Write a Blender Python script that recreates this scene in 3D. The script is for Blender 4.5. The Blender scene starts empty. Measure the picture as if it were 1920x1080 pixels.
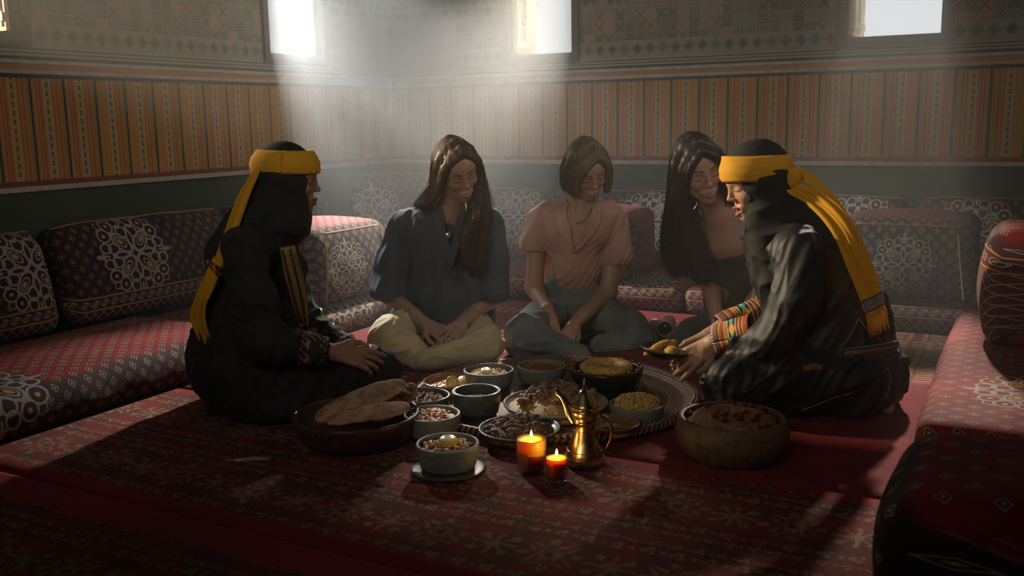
import bpy, math, random
import numpy as np
from mathutils import Vector, Matrix
random.seed(7); rng = np.random.default_rng(7)
S = bpy.context.scene
COL = S.collection

# ---------------------------------------------------------------- camera
CAMH = .95; FPX = 1801.55; PIT = .1726; ROL = -.0173
_F = np.array([0, math.cos(PIT), -math.sin(PIT)]); _R = np.array([1., 0, 0]); _U = np.cross(_R, _F)
_R2 = _R*math.cos(ROL)+_U*math.sin(ROL); _U2 = -_R*math.sin(ROL)+_U*math.cos(ROL)
cam = bpy.data.cameras.new('camera'); camo = bpy.data.objects.new('camera', cam); COL.objects.link(camo)
m = Matrix.Identity(4)
for i in range(3):
    m[i][0] = _R2[i]; m[i][1] = _U2[i]; m[i][2] = -_F[i]
m[2][3] = CAMH
camo.matrix_world = m
cam.sensor_width = 36; cam.lens = 36*FPX/1920; cam.clip_start = .05
cam.dof.use_dof = True; cam.dof.focus_distance = 3.55; cam.dof.aperture_fstop = 3.6
S.camera = camo

# room frame: corner C, u along the back wall (to the right), v along the left wall (towards the camera)
C = np.array([-.7587, 6.3534]); TH = .4927
DR = np.array([math.cos(TH), -math.sin(TH)]); DL = np.array([-math.sin(TH), -math.cos(TH)])
def RW(u, v, z=0): q = C+DR*u+DL*v; return (float(q[0]), float(q[1]), float(z))
def ray(x, y): return _F+_R2*(x-960)/FPX-_U2*(y-540)/FPX
def fl(x, y, z=0): d = ray(x, y); t = (z-CAMH)/d[2]; return np.array([d[0]*t, d[1]*t, z])
def at(x, y, Y): d = ray(x, y); return d*(Y/d[1])+np.array([0, 0, CAMH])

# ---------------------------------------------------------------- world, lights, exposure
W = bpy.data.worlds.new('world'); S.world = W; W.use_nodes = True
bg = W.node_tree.nodes['Background']; bg.inputs[0].default_value = (.93, .97, 1, 1); bg.inputs[1].default_value = .8
def spot(name, p, q, power, col, ang=60, rad=.12, blend=.3):
    l = bpy.data.lights.new(name, 'SPOT'); l.energy = power; l.color = col; l.spot_size = math.radians(ang); l.spot_blend = blend; l.shadow_soft_size = rad
    o = bpy.data.objects.new(name, l); COL.objects.link(o); o.location = p
    o.rotation_euler = (Vector(q)-Vector(p)).to_track_quat('-Z', 'Y').to_euler(); return o
WARM = (1, .86, .66)
spot('window_spotlight', RW(1.10, -2.2, 3.15), RW(1.2, 2.5, .0), 3600, (1, .90, .76), 22, .12, .5)         # two lamps
spot('window_spotlight', RW(.50, -2.2, 3.25), RW(1.70, 1.7, .45), 2400, (1, .92, .80), 27, .10, .5)         # outside the middle window of the back wall
spot('window_spotlight', RW(2.85, -2.2, 3.25), RW(3.2, 1.3, .25), 1800, (1, .88, .72), 30)           # outside the right window of the back wall
spot('window_spotlight', RW(-1.6, 3.25, 2.0), RW(2.75, 2.28, .68), 1500, (1, .80, .55), 20)          # outside the near window of the left wall
spot('window_spotlight', RW(-.85, .40, 2.56), RW(1.55, 1.8, .38), 2000, (.98, .97, .93), 38, .10, .5)
spot('window_spotlight', RW(-1.9, 1.15, 2.85), RW(1.6, .55, .9), 2700, (.96, .98, .97), 46)             # outside the far window of the left wall
def area(name, p, q, sx, sy, power, col, spread=180):
    l = bpy.data.lights.new(name, 'AREA'); l.shape = 'RECTANGLE'; l.size = sx; l.size_y = sy; l.energy = power; l.color = col; l.spread = math.radians(spread)
    o = bpy.data.objects.new(name, l); COL.objects.link(o); o.location = p
    o.rotation_euler = (Vector(q)-Vector(p)).to_track_quat('-Z', 'Y').to_euler(); return o
area('added_fill_light', RW(2.6, 6.3, 2.1), RW(2.0, .6, 1.05), 2.2, .8, 5.5, (1, .90, .78), 62)             # added soft fill from behind the camera; that wall has no opening
area('added_fill_light', RW(.02, 5.2, 2.0), RW(2.5, 2.4, .3), .9, .9, .4, (1, .85, .65))  # weak added fill on the left wall, beside the nearest opening
area('added_fill_light', RW(4.32, 1.7, 1.9), RW(.5, 1.5, .95), 1.2, .9, 6.5, (1, .90, .76), 80)          # added fill high on the closed right wall, aimed across the room
VS = S.view_settings
VS.view_transform = 'Standard'; VS.look = 'None'; VS.exposure = 0; VS.gamma = 1; VS.use_curve_mapping = False
S.cycles.use_denoising = True
S.cycles.max_bounces = 6; S.cycles.volume_bounces = 0; S.cycles.transparent_max_bounces = 12; S.cycles.transmission_bounces = 8
S.cycles.volume_step_rate = 3.0; S.cycles.volume_max_steps = 64
S.cycles.caustics_reflective = False; S.cycles.caustics_refractive = False; S.cycles.sample_clamp_indirect = 3

# ---------------------------------------------------------------- node expressions
class X:
    nt = None
    def __init__(s, v): s.v = v
    def __add__(a, b): return mth('ADD', a, b)
    __radd__ = __add__
    def __sub__(a, b): return mth('SUBTRACT', a, b)
    def __rsub__(a, b): return mth('SUBTRACT', b, a)
    def __mul__(a, b): return mth('MULTIPLY', a, b)
    __rmul__ = __mul__
    def __truediv__(a, b): return mth('DIVIDE', a, b)
    def __lt__(a, b): return mth('LESS_THAN', a, b)
    def __gt__(a, b): return mth('GREATER_THAN', a, b)
    def __neg__(a): return mth('MULTIPLY', a, -1)
def mth(op, *a):
    n = X.nt.nodes.new('ShaderNodeMath'); n.operation = op
    for i, q in enumerate(a):
        q = q.v if isinstance(q, X) else q
        if isinstance(q, (int, float)): n.inputs[i].default_value = q
        else: X.nt.links.new(q, n.inputs[i])
    return X(n.outputs[0])
def xabs(a): return mth('ABSOLUTE', a)
def xmin(a, b): return mth('MINIMUM', a, b)
def xmax(a, b): return mth('MAXIMUM', a, b)
def xmod(a, b): return mth('FLOORED_MODULO', a, b)
def xfl(a): return mth('FLOOR', a)
def xsin(a): return mth('SINE', a)
def xlen(a, b): return mth('SQRT', mth('MULTIPLY_ADD', a, a, b*b))
def xatan2(a, b): return mth('ARCTAN2', a, b)
def xclamp(a): return xmin(xmax(a, 0.), 1.)
def band(x, a, b): return (x > a)*(x < b)
def soft(x, a, b):      # 1 below a, 0 above b
    n = X.nt.nodes.new('ShaderNodeMapRange'); n.interpolation_type = 'SMOOTHSTEP'
    X.nt.links.new(x.v, n.inputs[0]); n.inputs[1].default_value = a; n.inputs[2].default_value = b
    n.inputs[3].default_value = 1; n.inputs[4].default_value = 0; return X(n.outputs[0])
def coords(kind='Object'):
    n = X.nt.nodes.new('ShaderNodeTexCoord'); s = X.nt.nodes.new('ShaderNodeSeparateXYZ')
    X.nt.links.new(n.outputs[kind], s.inputs[0]); return X(s.outputs[0]), X(s.outputs[1]), X(s.outputs[2])
def vec(a, b=0., c=0.):
    n = X.nt.nodes.new('ShaderNodeCombineXYZ')
    for i, q in enumerate((a, b, c)):
        if isinstance(q, X): X.nt.links.new(q.v, n.inputs[i])
        else: n.inputs[i].default_value = q
    return n.outputs[0]
def wn(a, b=0.):        # white noise per cell
    n = X.nt.nodes.new('ShaderNodeTexWhiteNoise'); n.noise_dimensions = '3D'
    X.nt.links.new(vec(a, b), n.inputs['Vector']); return X(n.outputs['Value'])
def noise(scale, detail=2., v=None, kind='Object', rough=.5):
    n = X.nt.nodes.new('ShaderNodeTexNoise'); n.inputs['Scale'].default_value = scale; n.inputs['Detail'].default_value = detail; n.inputs['Roughness'].default_value = rough
    if v is None:
        t = X.nt.nodes.new('ShaderNodeTexCoord'); v = t.outputs[kind]
    X.nt.links.new(v, n.inputs['Vector']); return X(n.outputs['Fac'])
def mix(f, a, b):
    n = X.nt.nodes.new('ShaderNodeMix'); n.data_type = 'RGBA'
    if isinstance(f, X): X.nt.links.new(f.v, n.inputs[0])
    else: n.inputs[0].default_value = f
    for i, q in ((6, a), (7, b)):
        if isinstance(q, tuple): n.inputs[i].default_value = (*q, 1)
        else: X.nt.links.new(q, n.inputs[i])
    return n.outputs[2]
def attr(name):
    n = X.nt.nodes.new('ShaderNodeAttribute'); n.attribute_name = name; return n.outputs['Color']
def material(name, fn=None, rough=.8, metal=0., sheen=0., **kw):
    mt = bpy.data.materials.new(name); mt.use_nodes = True; nt = mt.node_tree; X.nt = nt
    p = nt.nodes['Principled BSDF']; p.inputs['Roughness'].default_value = rough; p.inputs['Metallic'].default_value = metal
    if sheen: p.inputs['Sheen Weight'].default_value = sheen; p.inputs['Sheen Roughness'].default_value = .4
    for k, v in kw.items():
        p.inputs[k.replace('_', ' ')].default_value = v
    if fn:
        r = fn()
        if not isinstance(r, dict): r = {'col': r}
        c = r['col']
        if isinstance(c, tuple): p.inputs[0].default_value = (*c, 1)
        else: nt.links.new(c, p.inputs[0])
        if 'rough' in r: nt.links.new(r['rough'].v, p.inputs['Roughness'])
        if 'bump' in r:
            b = nt.nodes.new('ShaderNodeBump'); b.inputs['Distance'].default_value = r.get('dist', .003); b.inputs['Strength'].default_value = r.get('str', .6)
            nt.links.new(r['bump'].v, b.inputs['Height']); nt.links.new(b.outputs[0], p.inputs['Normal'])
    return mt
def plain(name, c, rough=.7, var=.12, scale=30, bump=.0, dist=.002, metal=0., sheen=0., **kw):
    def f():
        n = noise(scale, 3.)
        r = {'col': mix(soft(n, .35, .65), tuple(min(1, q*(1+var)) for q in c), tuple(q*(1-var) for q in c))}
        if bump: r.update(bump=n, dist=dist, str=bump)
        return r
    return material(name, f, rough, metal, sheen, **kw)

# ---------------------------------------------------------------- objects
def empty(name, loc=(0, 0, 0), rz=0, label=None, cat=None, group=None):
    o = bpy.data.objects.new(name, None); COL.objects.link(o); o.location = loc; o.rotation_euler = (0, 0, rz); o.empty_display_size = .05
    return tag(o, label, cat, group)
def tag(o, label=None, cat=None, group=None, kind=None):
    if label: o['label'] = label
    if cat: o['category'] = cat
    if group: o['group'] = group
    if kind: o['kind'] = kind
    return o
def mobj(name, V, F, mat=None, parent=None, loc=(0, 0, 0), rz=0., smooth=True, uv=None, colr=None):
    me = bpy.data.meshes.new(name)
    if isinstance(F, np.ndarray):
        n, k = F.shape; V = np.asarray(V, np.float32)
        me.vertices.add(len(V)); me.vertices.foreach_set('co', V.ravel())
        me.loops.add(n*k); me.loops.foreach_set('vertex_index', F.astype(np.int32).ravel())
        me.polygons.add(n); me.polygons.foreach_set('loop_start', np.arange(0, n*k, k, dtype=np.int32))
        me.update(calc_edges=True); me.validate()
    else:
        me.from_pydata([tuple(map(float, v)) for v in V], [], F); me.update()
    if uv is not None:
        L = me.uv_layers.new(name='UVMap'); li = np.zeros(len(me.loops), np.int32); me.loops.foreach_get('vertex_index', li)
        L.data.foreach_set('uv', np.asarray(uv, np.float32)[li].ravel())
    if colr is not None:
        ca = me.color_attributes.new('Col', 'FLOAT_COLOR', 'POINT'); ca.data.foreach_set('color', np.c_[colr, np.ones(len(colr))].astype(np.float32).ravel())
    if smooth: me.shade_smooth() if hasattr(me, 'shade_smooth') else None
    o = bpy.data.objects.new(name, me); COL.objects.link(o)
    if mat: me.materials.append(mat)
    if parent is not None: o.parent = parent
    o.location = loc; o.rotation_euler = (0, 0, rz)
    return o
class MB:      # collects shapes for ONE mesh
    def __init__(s): s.V = []; s.F = []
    def add(s, V, F):
        b = len(s.V); s.V += [tuple(map(float, v)) for v in V]; s.F += [tuple(i+b for i in f) for f in F]; return s
    def box(s, lo, hi):
        (a, b, c), (d, e, f) = lo, hi
        return s.add([(a, b, c), (d, b, c), (d, e, c), (a, e, c), (a, b, f), (d, b, f), (d, e, f), (a, e, f)],
                     [(0, 3, 2, 1), (4, 5, 6, 7), (0, 1, 5, 4), (1, 2, 6, 5), (2, 3, 7, 6), (3, 0, 4, 7)])
    def lathe(s, prof, n=40, c=(0, 0, 0), sx=1., sy=1.):
        V = []; F = []
        for r, z in prof:
            for k in range(n):
                a = 2*math.pi*k/n; V.append((c[0]+r*math.cos(a)*sx, c[1]+r*math.sin(a)*sy, c[2]+z))
        for i in range(len(prof)-1):
            for k in range(n):
                F.append((i*n+k, i*n+(k+1) % n, (i+1)*n+(k+1) % n, (i+1)*n+k))
        if prof[0][0] > 1e-6: F.append(tuple(range(n-1, -1, -1)))
        if prof[-1][0] > 1e-6: F.append(tuple((len(prof)-1)*n+k for k in range(n)))
        return s.add(V, F)
    def tube(s, P, r, n=8, flat=1., closed=False):
        P = [Vector(p) for p in P]; N = len(P); R = r if hasattr(r, '__len__') else [r]*N
        V = []; F = []; up = None
        for i in range(N):
            t = (P[(i+1) % N if closed else min(i+1, N-1)]-P[(i-1) % N if closed else max(i-1, 0)])
            t = t.normalized() if t.length > 1e-9 else Vector((0, 0, 1))
            if up is None: up = t.orthogonal().normalized()
            up = (up-t*up.dot(t)); up = up.normalized() if up.length > 1e-6 else t.orthogonal().normalized()
            b = t.cross(up)
            for k in range(n):
                a = 2*math.pi*k/n; V.append(P[i]+(up*math.cos(a)+b*math.sin(a)*flat)*R[i])
        for i in range(N if closed else N-1):
            for k in range(n):
                j = (i+1) % N
                F.append((i*n+k, i*n+(k+1) % n, j*n+(k+1) % n, j*n+k))
        if not closed: F.append(tuple(range(n-1, -1, -1))); F.append(tuple((N-1)*n+k for k in range(n)))
        return s.add(V, F)
    def ball(s, c, r, n=10, m=7, R=None, jit=0.):
        r = r if hasattr(r, '__len__') else (r, r, r); V = []; F = []
        for i in range(1, m):
            for k in range(n):
                a = math.pi*i/m; b = 2*math.pi*k/n
                q = Vector((r[0]*math.sin(a)*math.cos(b), r[1]*math.sin(a)*math.sin(b), r[2]*math.cos(a)))*(1+random.uniform(-jit, jit))
                if R is not None: q = R @ q
                V.append(q+Vector(c))
        q1 = Vector((0, 0, r[2])); q2 = Vector((0, 0, -r[2]))
        if R is not None: q1 = R @ q1; q2 = R @ q2
        V += [q1+Vector(c), q2+Vector(c)]; a = len(V)-2; b = len(V)-1
        for i in range(m-2):
            for k in range(n): F.append((i*n+k, (i+1)*n+k, (i+1)*n+(k+1) % n, i*n+(k+1) % n))
        for k in range(n): F.append((a, k, (k+1) % n)); F.append((b, (m-2)*n+(k+1) % n, (m-2)*n+k))
        return s.add(V, F)
    def build(s, name, mat, parent=None, loc=(0, 0, 0), rz=0., smooth=True): return mobj(name, s.V, s.F, mat, parent, loc, rz, smooth)
def rotE(x, y, z):
    from mathutils import Euler
    return Euler((x, y, z)).to_matrix()
def lerp_path(P, n):
    P = np.asarray(P, float); d = np.r_[0, np.cumsum(np.linalg.norm(np.diff(P, axis=0), axis=1))]; t = np.linspace(0, d[-1], n)
    Q = np.stack([np.interp(t, d, P[:, k]) for k in range(P.shape[1])], 1)
    for _ in range(2): Q[1:-1] = (Q[:-2]+2*Q[1:-1]+Q[2:])/4
    return Q
def catmull(P, n):
    P = np.asarray(P, float); P = np.vstack([2*P[0]-P[1], P, 2*P[-1]-P[-2]]); out = []
    m = len(P)-3
    for t in np.linspace(0, m-1e-6, n):
        i = int(t); f = t-i; a, b, c, d = P[i:i+4]
        out.append(.5*(2*b+(c-a)*f+(2*a-5*b+4*c-d)*f*f+(3*b-a-3*c+d)*f**3))
    return np.array(out)
# ---------------------------------------------------------------- room
WT = .22; CZ = 2.75; UR = 4.35; VF = 6.4
def hourglass_wall(axis, off, cornered):
    def f():
        x, y, z = coords()
        s = -y if axis == 'y' else x
        q = (s-off)/.16; cell = xfl(q); t = (q-cell)*.16              # 0 .. .16 within a cell
        r1 = wn(cell, 3.); r2 = wn(cell, 7.)
        c = mix(.5+.5*xsin(t*480.), (.55, .27, .055), (.40, .18, .035))
        c = mix(band(xabs(t-.045), .006, .013), c, (.33, .12, .05)); c = mix(band(xabs(t-.125), .004, .012)*(r2 > .35), c, (.36, .10, .05))
        c = mix((t < .024)*.5, c, (.30, .17, .05))
        e = xabs(t-.083)
        c = mix(e < .014, c, (.42, .30, .13)); c = mix(band(e, .0125, .0155), c, (.50, .44, .34))
        zz = xmod(z+r1*.02, .036)-.018
        motif = (e < (xabs(zz)*.8+.0015))*(xabs(zz) < .0085)
        c = mix(motif, c, mix(r1 > .6, (.03, .07, .06), (.12, .04, .03)))
        dv = xmax((t < .0065), (t > .1535))
        c = mix(dv, c, mix(r2 > .5, (.03, .075, .055), (.035, .04, .045)))
        c = mix(z < .735, c, (.22, .05, .035))
        c = mix(z < .712, c, (.45, .41, .36)); c = mix(z < .690, c, (.048, .070, .036))
        # stripes above the striped dado
        def st(a, b, colr, c): return mix(band(z, a, b), c, colr)
        c = mix(z > 1.157, c, (.36, .34, .28))
        c = st(1.157, 1.172, (.04, .07, .05), c); c = st(1.192, 1.213, (.46, .22, .07), c); c = st(1.232, 1.246, (.045, .075, .055), c)
        c = st(1.256, 1.263, (.10, .10, .08), c); c = st(1.272, 1.280, (.08, .09, .07), c)
        # pattern panel
        g = (.30, .265, .20); dk = (.065, .085, .06); orr = (.40, .19, .07); tq = (.07, .17, .14)
        p = mix(z > 1.288, c, g)
        def row(z0, z1, fn, p):
            return mix(band(z, z0, z1), p, fn((z-z0)/(z1-z0)))
        def dia(h):
            a = xmod(s/.075, 1.)-.5; b = h-.5; d = xabs(a)+xabs(b); cc = wn(xfl(s/.075), 2.)
            inn = mix(cc > .5, dk, mix(cc > .25, orr, tq))
            k = mix(d < .33, g, inn); return mix(band(d, .40, .46), k, (.08, .08, .06))
        def tri(h):
            a = xabs(xmod(s/.05, 1.)-.5)*2.; k = mix(a < h, (.24, .21, .16), mix(wn(xfl(s/.05), 5.) > .5, orr, dk)); return k
        def cells(h):
            cs = .062; cx = xfl(s/cs); cy = xfl(z/cs); a = xmod(s, cs)/cs-.5; b = xmod(z, cs)/cs-.5; r = wn(cx, cy)
            chk = xmod(xfl(a*6.)+xfl(b*6.), 2.); xx = xabs(xabs(a)-xabs(b)) < .08; dm = (xabs(a)+xabs(b)) < .36
            hb = xmod(xfl(b*8.), 2.); ch = xmod(b*5.+xabs(a)*5., 1.) < .5
            m1 = mix(r > .22, mix(chk, g, dk), mix(xx, (.20, .17, .12), dk))
            m1 = mix(r > .42, m1, mix(dm, g, orr)); m1 = mix(r > .58, m1, mix(ch, g, tq)); m1 = mix(r > .74, m1, mix(hb, (.22, .19, .15), dk))
            m1 = mix(r > .88, m1, mix(xx, orr, (.07, .09, .07)))
            ed = xmax(xabs(a), xabs(b)) > .45
            return mix(ed, m1, (.26, .23, .18))
        p = row(1.30, 1.375, dia, p); p = row(1.383, 1.565, cells, p); p = row(1.575, 1.625, tri, p); p = row(1.632, 1.70, dia, p)
        p = row(1.708, 1.83, cells, p); p = row(1.838, 1.90, tri, p); p = row(1.91, 2.1, cells, p)
        # tall zigzag peaks beside the corner
        a = xabs(xmod(s/.12, 1.)-.5)*2.; hh = (z-1.17)/.42
        pk = mix(a < (1.-hh), (.30, .26, .20), mix(a < (1.25-hh), (.07, .08, .06), g))
        p = mix(band(s, .02, .50)*band(z, 1.17, 1.59), p, pk)
        n = noise(6., 4.)
        p = mix(soft(n, .3, .7)*.15, p, (.12, .10, .07))
        return {'col': p, 'bump': noise(900., 2.), 'dist': .0008, 'str': .4}
    return material('painted wall', f, rough=.85)
def holes_wall(name, along, wins, ext, mat, rz, loc):
    """wall along local +x from -WT to ext, its face at local y=0, thickness to +y; wins = (a, b, z0, z1)"""
    b = MB(); x = -WT
    for a0, a1, z0, z1 in wins:
        b.box((x, 0, 0), (a0, WT, CZ)); b.box((a0, 0, 0), (a1, WT, z0)); b.box((a0, 0, z1), (a1, WT, CZ)); x = a1
    b.box((x, 0, 0), (ext, WT, CZ))
    return b
WZ0, WZ1 = 1.325, 2.07
backwins = [(.86, 1.29, WZ0, WZ1), (2.80, 3.27, WZ0, WZ1)]
leftwins = [(.68, 1.14, WZ0, WZ1), (2.61, 3.07, WZ0, WZ1), (4.60, 5.06, WZ0, WZ1)]
b = holes_wall('wall_back', 0, backwins, UR+WT, None, 0, 0)
wb = b.build('wall_back', hourglass_wall('x', .13, 0), loc=RW(0, 0), rz=-TH, smooth=False); tag(wb, kind='structure')
# left wall: same shape mirrored, built straight in room coordinates (local y = -v)
b = MB(); y = 0
for a0, a1, z0, z1 in leftwins:
    b.box((-WT, -a0, 0), (0, -y, CZ)); b.box((-WT, -a1, 0), (0, -a0, z0)); b.box((-WT, -a1, z1), (0, -a0, CZ)); y = a1
b.box((-WT, -VF, 0), (0, -y, CZ))
wl = b.build('wall_left', hourglass_wall('y', .03, 0), loc=RW(0, 0), rz=-TH, smooth=False); tag(wl, kind='structure')
m_plain = plain('dull plaster', (.07, .065, .05), .9, bump=.3)
b = MB().box((UR, -VF, 0), (UR+WT, 0, CZ)); tag(b.build('wall_right', m_plain, loc=RW(0, 0), rz=-TH, smooth=False), kind='structure')
b = MB().box((-WT, -VF-WT, 0), (UR+WT, -VF, CZ)); tag(b.build('wall_front', m_plain, loc=RW(0, 0), rz=-TH, smooth=False), kind='structure')
b = MB().box((-WT, -VF-WT, CZ), (UR+WT, WT, CZ+.15)); tag(b.build('ceiling', m_plain, loc=RW(0, 0), rz=-TH, smooth=False), kind='structure')
b = MB().box((-WT, -VF-WT, -.1), (UR+WT, WT, 0)); tag(b.build('floor', plain('dark floor', (.05, .02, .015), .9), loc=RW(0, 0), rz=-TH, smooth=False), kind='structure')
# raised mouldings that run along both walls
m_wh = plain('chalky white paint', (.42, .39, .34), .8, bump=.3)
n = 0
for z0, z1, d in ((.692, .713, .014), (1.174, 1.190, .010), (1.215, 1.231, .010)):
    for w in (0, 1):
        n += 1; b = MB()
        if w: b.box((0, -d, z0), (UR, 0, z1))
        else: b.box((0, -VF, z0), (d, 0, z1))
        tag(b.build('trim_%d' % n, m_wh, loc=RW(0, 0), rz=-TH, smooth=False), kind='structure')
# windows: wooden frame, sill, open shutters with ring handles
m_frame = plain('grey brown window wood', (.10, .085, .065), .7, bump=.4)
m_shut = plain('pale sun bleached wood', (.72, .60, .44), .7, scale=14, bump=.4)
m_metal = plain('brushed ring metal', (.75, .73, .70), .35, metal=1.)
m_glass = material('window glass', rough=.02, Transmission_Weight=1., IOR=1.1)
def window(n, wall, a0, a1, shut):
    """shut: list of (along position, angle, width, ring) leaves standing outside the opening"""
    rz = -TH if wall == 'B' else -TH+math.pi/2
    loc = RW(a0, 0, WZ0) if wall == 'B' else RW(0, a1, WZ0)
    w = a1-a0; h = WZ1-WZ0
    r = empty('window_%d' % n, loc, rz); tag(r, kind='structure')
    f = MB(); t = .028
    for lo, hi in (((-t-.012, -.018, -t-.012), (w+t+.012, .0, -.001)), ((-t-.012, -.018, h+.001), (w+t+.012, .0, h+t+.012)), ((-t-.012, -.018, -.001), (-.001, .0, h+.001)), ((w+.001, -.018, -.001), (w+t+.012, .0, h+.001))): f.box(lo, hi)
    f.build('window_frame', m_frame, r, smooth=False)
    f = MB()
    f.box((0.001, .02, .001), (.018, WT-.02, h-.001)); f.box((w-.018, .02, .001), (w-.001, WT-.02, h-.001)); f.box((.018, .02, .001), (w-.018, WT-.02, .012))
    f.build('lining', m_frame, r, smooth=False)
    for k, (p, ang, lw, ring) in enumerate(shut):
        sg = 1 if p < w/2 else -1                       # the face with battens and ring looks into the opening
        s = MB(); s.box((0, -.009, .02), (lw, .009, h-.02))
        lf = s.build('shutter', m_shut, r, loc=(p, .025, 0), rz=ang, smooth=False)
        g = MB()
        for zz in (.06, h-.2): g.box((.01, min(-sg*.009, -sg*.015), zz), (lw-.01, max(-sg*.009, -sg*.015), zz+.035))
        for xx in (.02, lw*.5): g.box((xx, min(-sg*.009, -sg*.013), .04), (xx+.012, max(-sg*.009, -sg*.013), h-.04))
        g.build('batten', m_shut, lf, smooth=False)
        if ring:
            g = MB(); g.tube([(lw*.38+.016*math.sin(a), -sg*.020, .20+.018*math.cos(a)) for a in np.linspace(0, 2*math.pi, 20)[:-1]], .003, 6, closed=True)
            g.ball((lw*.38, -sg*.018, .222), .006); g.build('ring_handle', m_metal, lf)
    return r
R = math.radians
window(1, 'B', .86, 1.29, [(.032, R(88), .26, True)])
window(2, 'B', 2.80, 3.27, [(.032, R(88), .30, False)])
window(3, 'L', .68, 1.14, [(.428, R(92), .24, True)])
window(4, 'L', 2.61, 3.07, [(.428, R(92), .24, True)])
window(5, 'L', 4.60, 5.06, [])
# yellow lantern outside the right window
t = empty('garden_lantern', RW(3.78, -1.0, 1.16), -TH, 'pale yellow domed lantern seen outside the right window', 'lantern')
g = MB().lathe([(.0, 0), (.09, .0), (.15, .05), (.185, .16), (.18, .27), (.13, .38), (.06, .44), (.0, .455)], 28); g.build('shade', plain('pale yellow glazed shade', (.85, .62, .28), .5), t)
g = MB().lathe([(.02, .45), (.012, .47), (.016, .49), (.0, .52)], 12); g.build('finial', m_frame, t)
g = MB().lathe([(.02, -1.16), (.02, .01)], 12); g.build('pole', m_frame, t)

# haze hanging in the room: thin everywhere, dense under the corner between the windows
def haze_mat():
    mt = bpy.data.materials.new('haze'); mt.use_nodes = True; nt = mt.node_tree; X.nt = nt
    for q in list(nt.nodes):
        if q.type == 'BSDF_PRINCIPLED': nt.nodes.remove(q)
    x, y, z = coords()
    dx = (x-.62)/1.10; dy = (y+.95)/1.0; dz = (z-1.55)/.70
    d2 = dx*dx+dy*dy+dz*dz
    core = mth('EXPONENT', d2*-1.)
    dx = (x-.5)/.9; dy = (y+2.9)/1.1; dz = (z-1.6)/.5
    core2 = mth('EXPONENT', (dx*dx+dy*dy+dz*dz)*-1.)
    nn = noise(1.3, 2.)
    far = soft(-y, 1.6, 3.2)
    den = .006+far*.055+core*.46*(nn*.8+.6)+core2*.08
    v = nt.nodes.new('ShaderNodeVolumePrincipled'); v.inputs['Color'].default_value = (.93, .95, .95, 1); v.inputs['Anisotropy'].default_value = .1
    nt.links.new(den.v, v.inputs['Density'])
    nt.links.new(v.outputs[0], nt.nodes['Material Output'].inputs['Volume'])
    return mt
b = MB().box((.02, -VF+.02, .02), (UR-.02, -.02, CZ-.02))
hz = b.build('haze', haze_mat(), loc=RW(0, 0), rz=-TH, smooth=False); tag(hz, 'pale haze hanging under the corner between the windows', 'haze', kind='stuff')
# ---------------------------------------------------------------- rugs
def rug_mat(name, mode):
    def f():
        x, y, z = coords()          # local x along u, y from the near edge
        n = noise(9., 2.); n2 = noise(60., 2.); wob = (n-.5)*.018; wob2 = (n2-.5)*.012; K = 1. if mode == 'plain' else 1.5
        X_ = (x+wob+wob2)*K; Y_ = (y+wob+wob2)*K
        red = (.26, .012, .018); brn = (.10, .03, .02); cr = (.27, .19, .10); dk = (.05, .015, .015)
        if mode == 'plain':
            c = mix(soft(n, .3, .7), (.34, .010, .022), (.24, .008, .016))
            c = mix(soft(n2, .60, .66)*.4, c, (.10, .02, .02))
            e = xabs(X_-2.32)
            bk = (Y_ > 1.15); c = mix(bk*band(e, .05, .16)*(xmod(Y_, .03) < .014), c, (.36, .25, .14))
            c = mix(bk*band(e, .02, .04), c, cr)
            e = xabs(X_-.72); c = mix(band(e, .03, .13)*(xlen(xmod(X_, .05)-.025, xmod(Y_, .045)-.022) < .014), c, (.42, .30, .15)); c = mix(band(Y_, 1.72, 1.84)*(xlen(xmod(X_, .05)-.025, xmod(Y_, .045)-.022) < .015), c, (.42, .30, .15))
            c = mix(band(xmod(Y_, .55), .0, .02)*soft(n2, .5, .55), c, brn)
        else:
            # rows centred every .30 m, rosettes and leaves
            yy = xmod(Y_, .56)-.28; k = xfl(Y_/.56)
            a = xmod(X_+k*.17, .42)-.21
            r = xlen(a, yy); th = xatan2(yy, a)
            pet = r/(1.+.22*xsin(th*8.))
            c = mix(soft(n, .35, .65), red, brn)
            c = mix(pet < .098, c, (.20, .02, .025)); c = mix(band(pet, .066, .100)*(xmod(th*1.9, 1.) < .72), c, cr)
            c = mix(band(pet, .022, .042), c, cr); c = mix(pet < .014, c, dk)
            a2 = xabs(a)-.21; st = xmin(xabs(xabs(a2)-xabs(yy)), xmin(xabs(a2), xabs(yy)))
            c = mix((st < .009)*(xlen(a2, yy) < .085), c, cr)
            c = mix(band(xlen(xabs(a2)-.055, xabs(yy)-.055), .006, .020), c, cr)
            # border rows with hooked lumps
            for off, per, w in ((.170, .105, .030), (.232, .075, .020)):
                b = xabs(yy)-off; aa = xmod(X_+off*3., per)-per/2; q = xlen(aa*1.0, b*1.1)
                c = mix(band(xabs(b), w+.006, w+.012), c, dk)
                lump = (q+xsin(xatan2(b, aa)*3.+1.)*.007) < w*.78
                c = mix(lump*(xabs(b) < w), c, cr); c = mix((q < w*.28), c, red)
                c = mix((xlen(xabs(aa)-per/2, b) < w*.33), c, (.30, .20, .12))
            c = mix(soft(n2, .40, .48)*.75, c, (.16, .035, .025))
            # plain red selvedges
            if mode == 'runner': e = xmin(y, .83-y)
            else: e = y*1.
            if mode == 'runner': c = mix(e < .055, c, (.30, .012, .016))
            else:
                c = mix((1.62-y) < .10, c, (.30, .012, .016))
        c = mix(soft(noise(2.5, 3.), .3, .7)*.35, c, (.07, .015, .012))
        return {'col': c, 'bump': noise(420., 2.), 'dist': .003, 'str': .8}
    return material(name, f, rough=.95)
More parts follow.
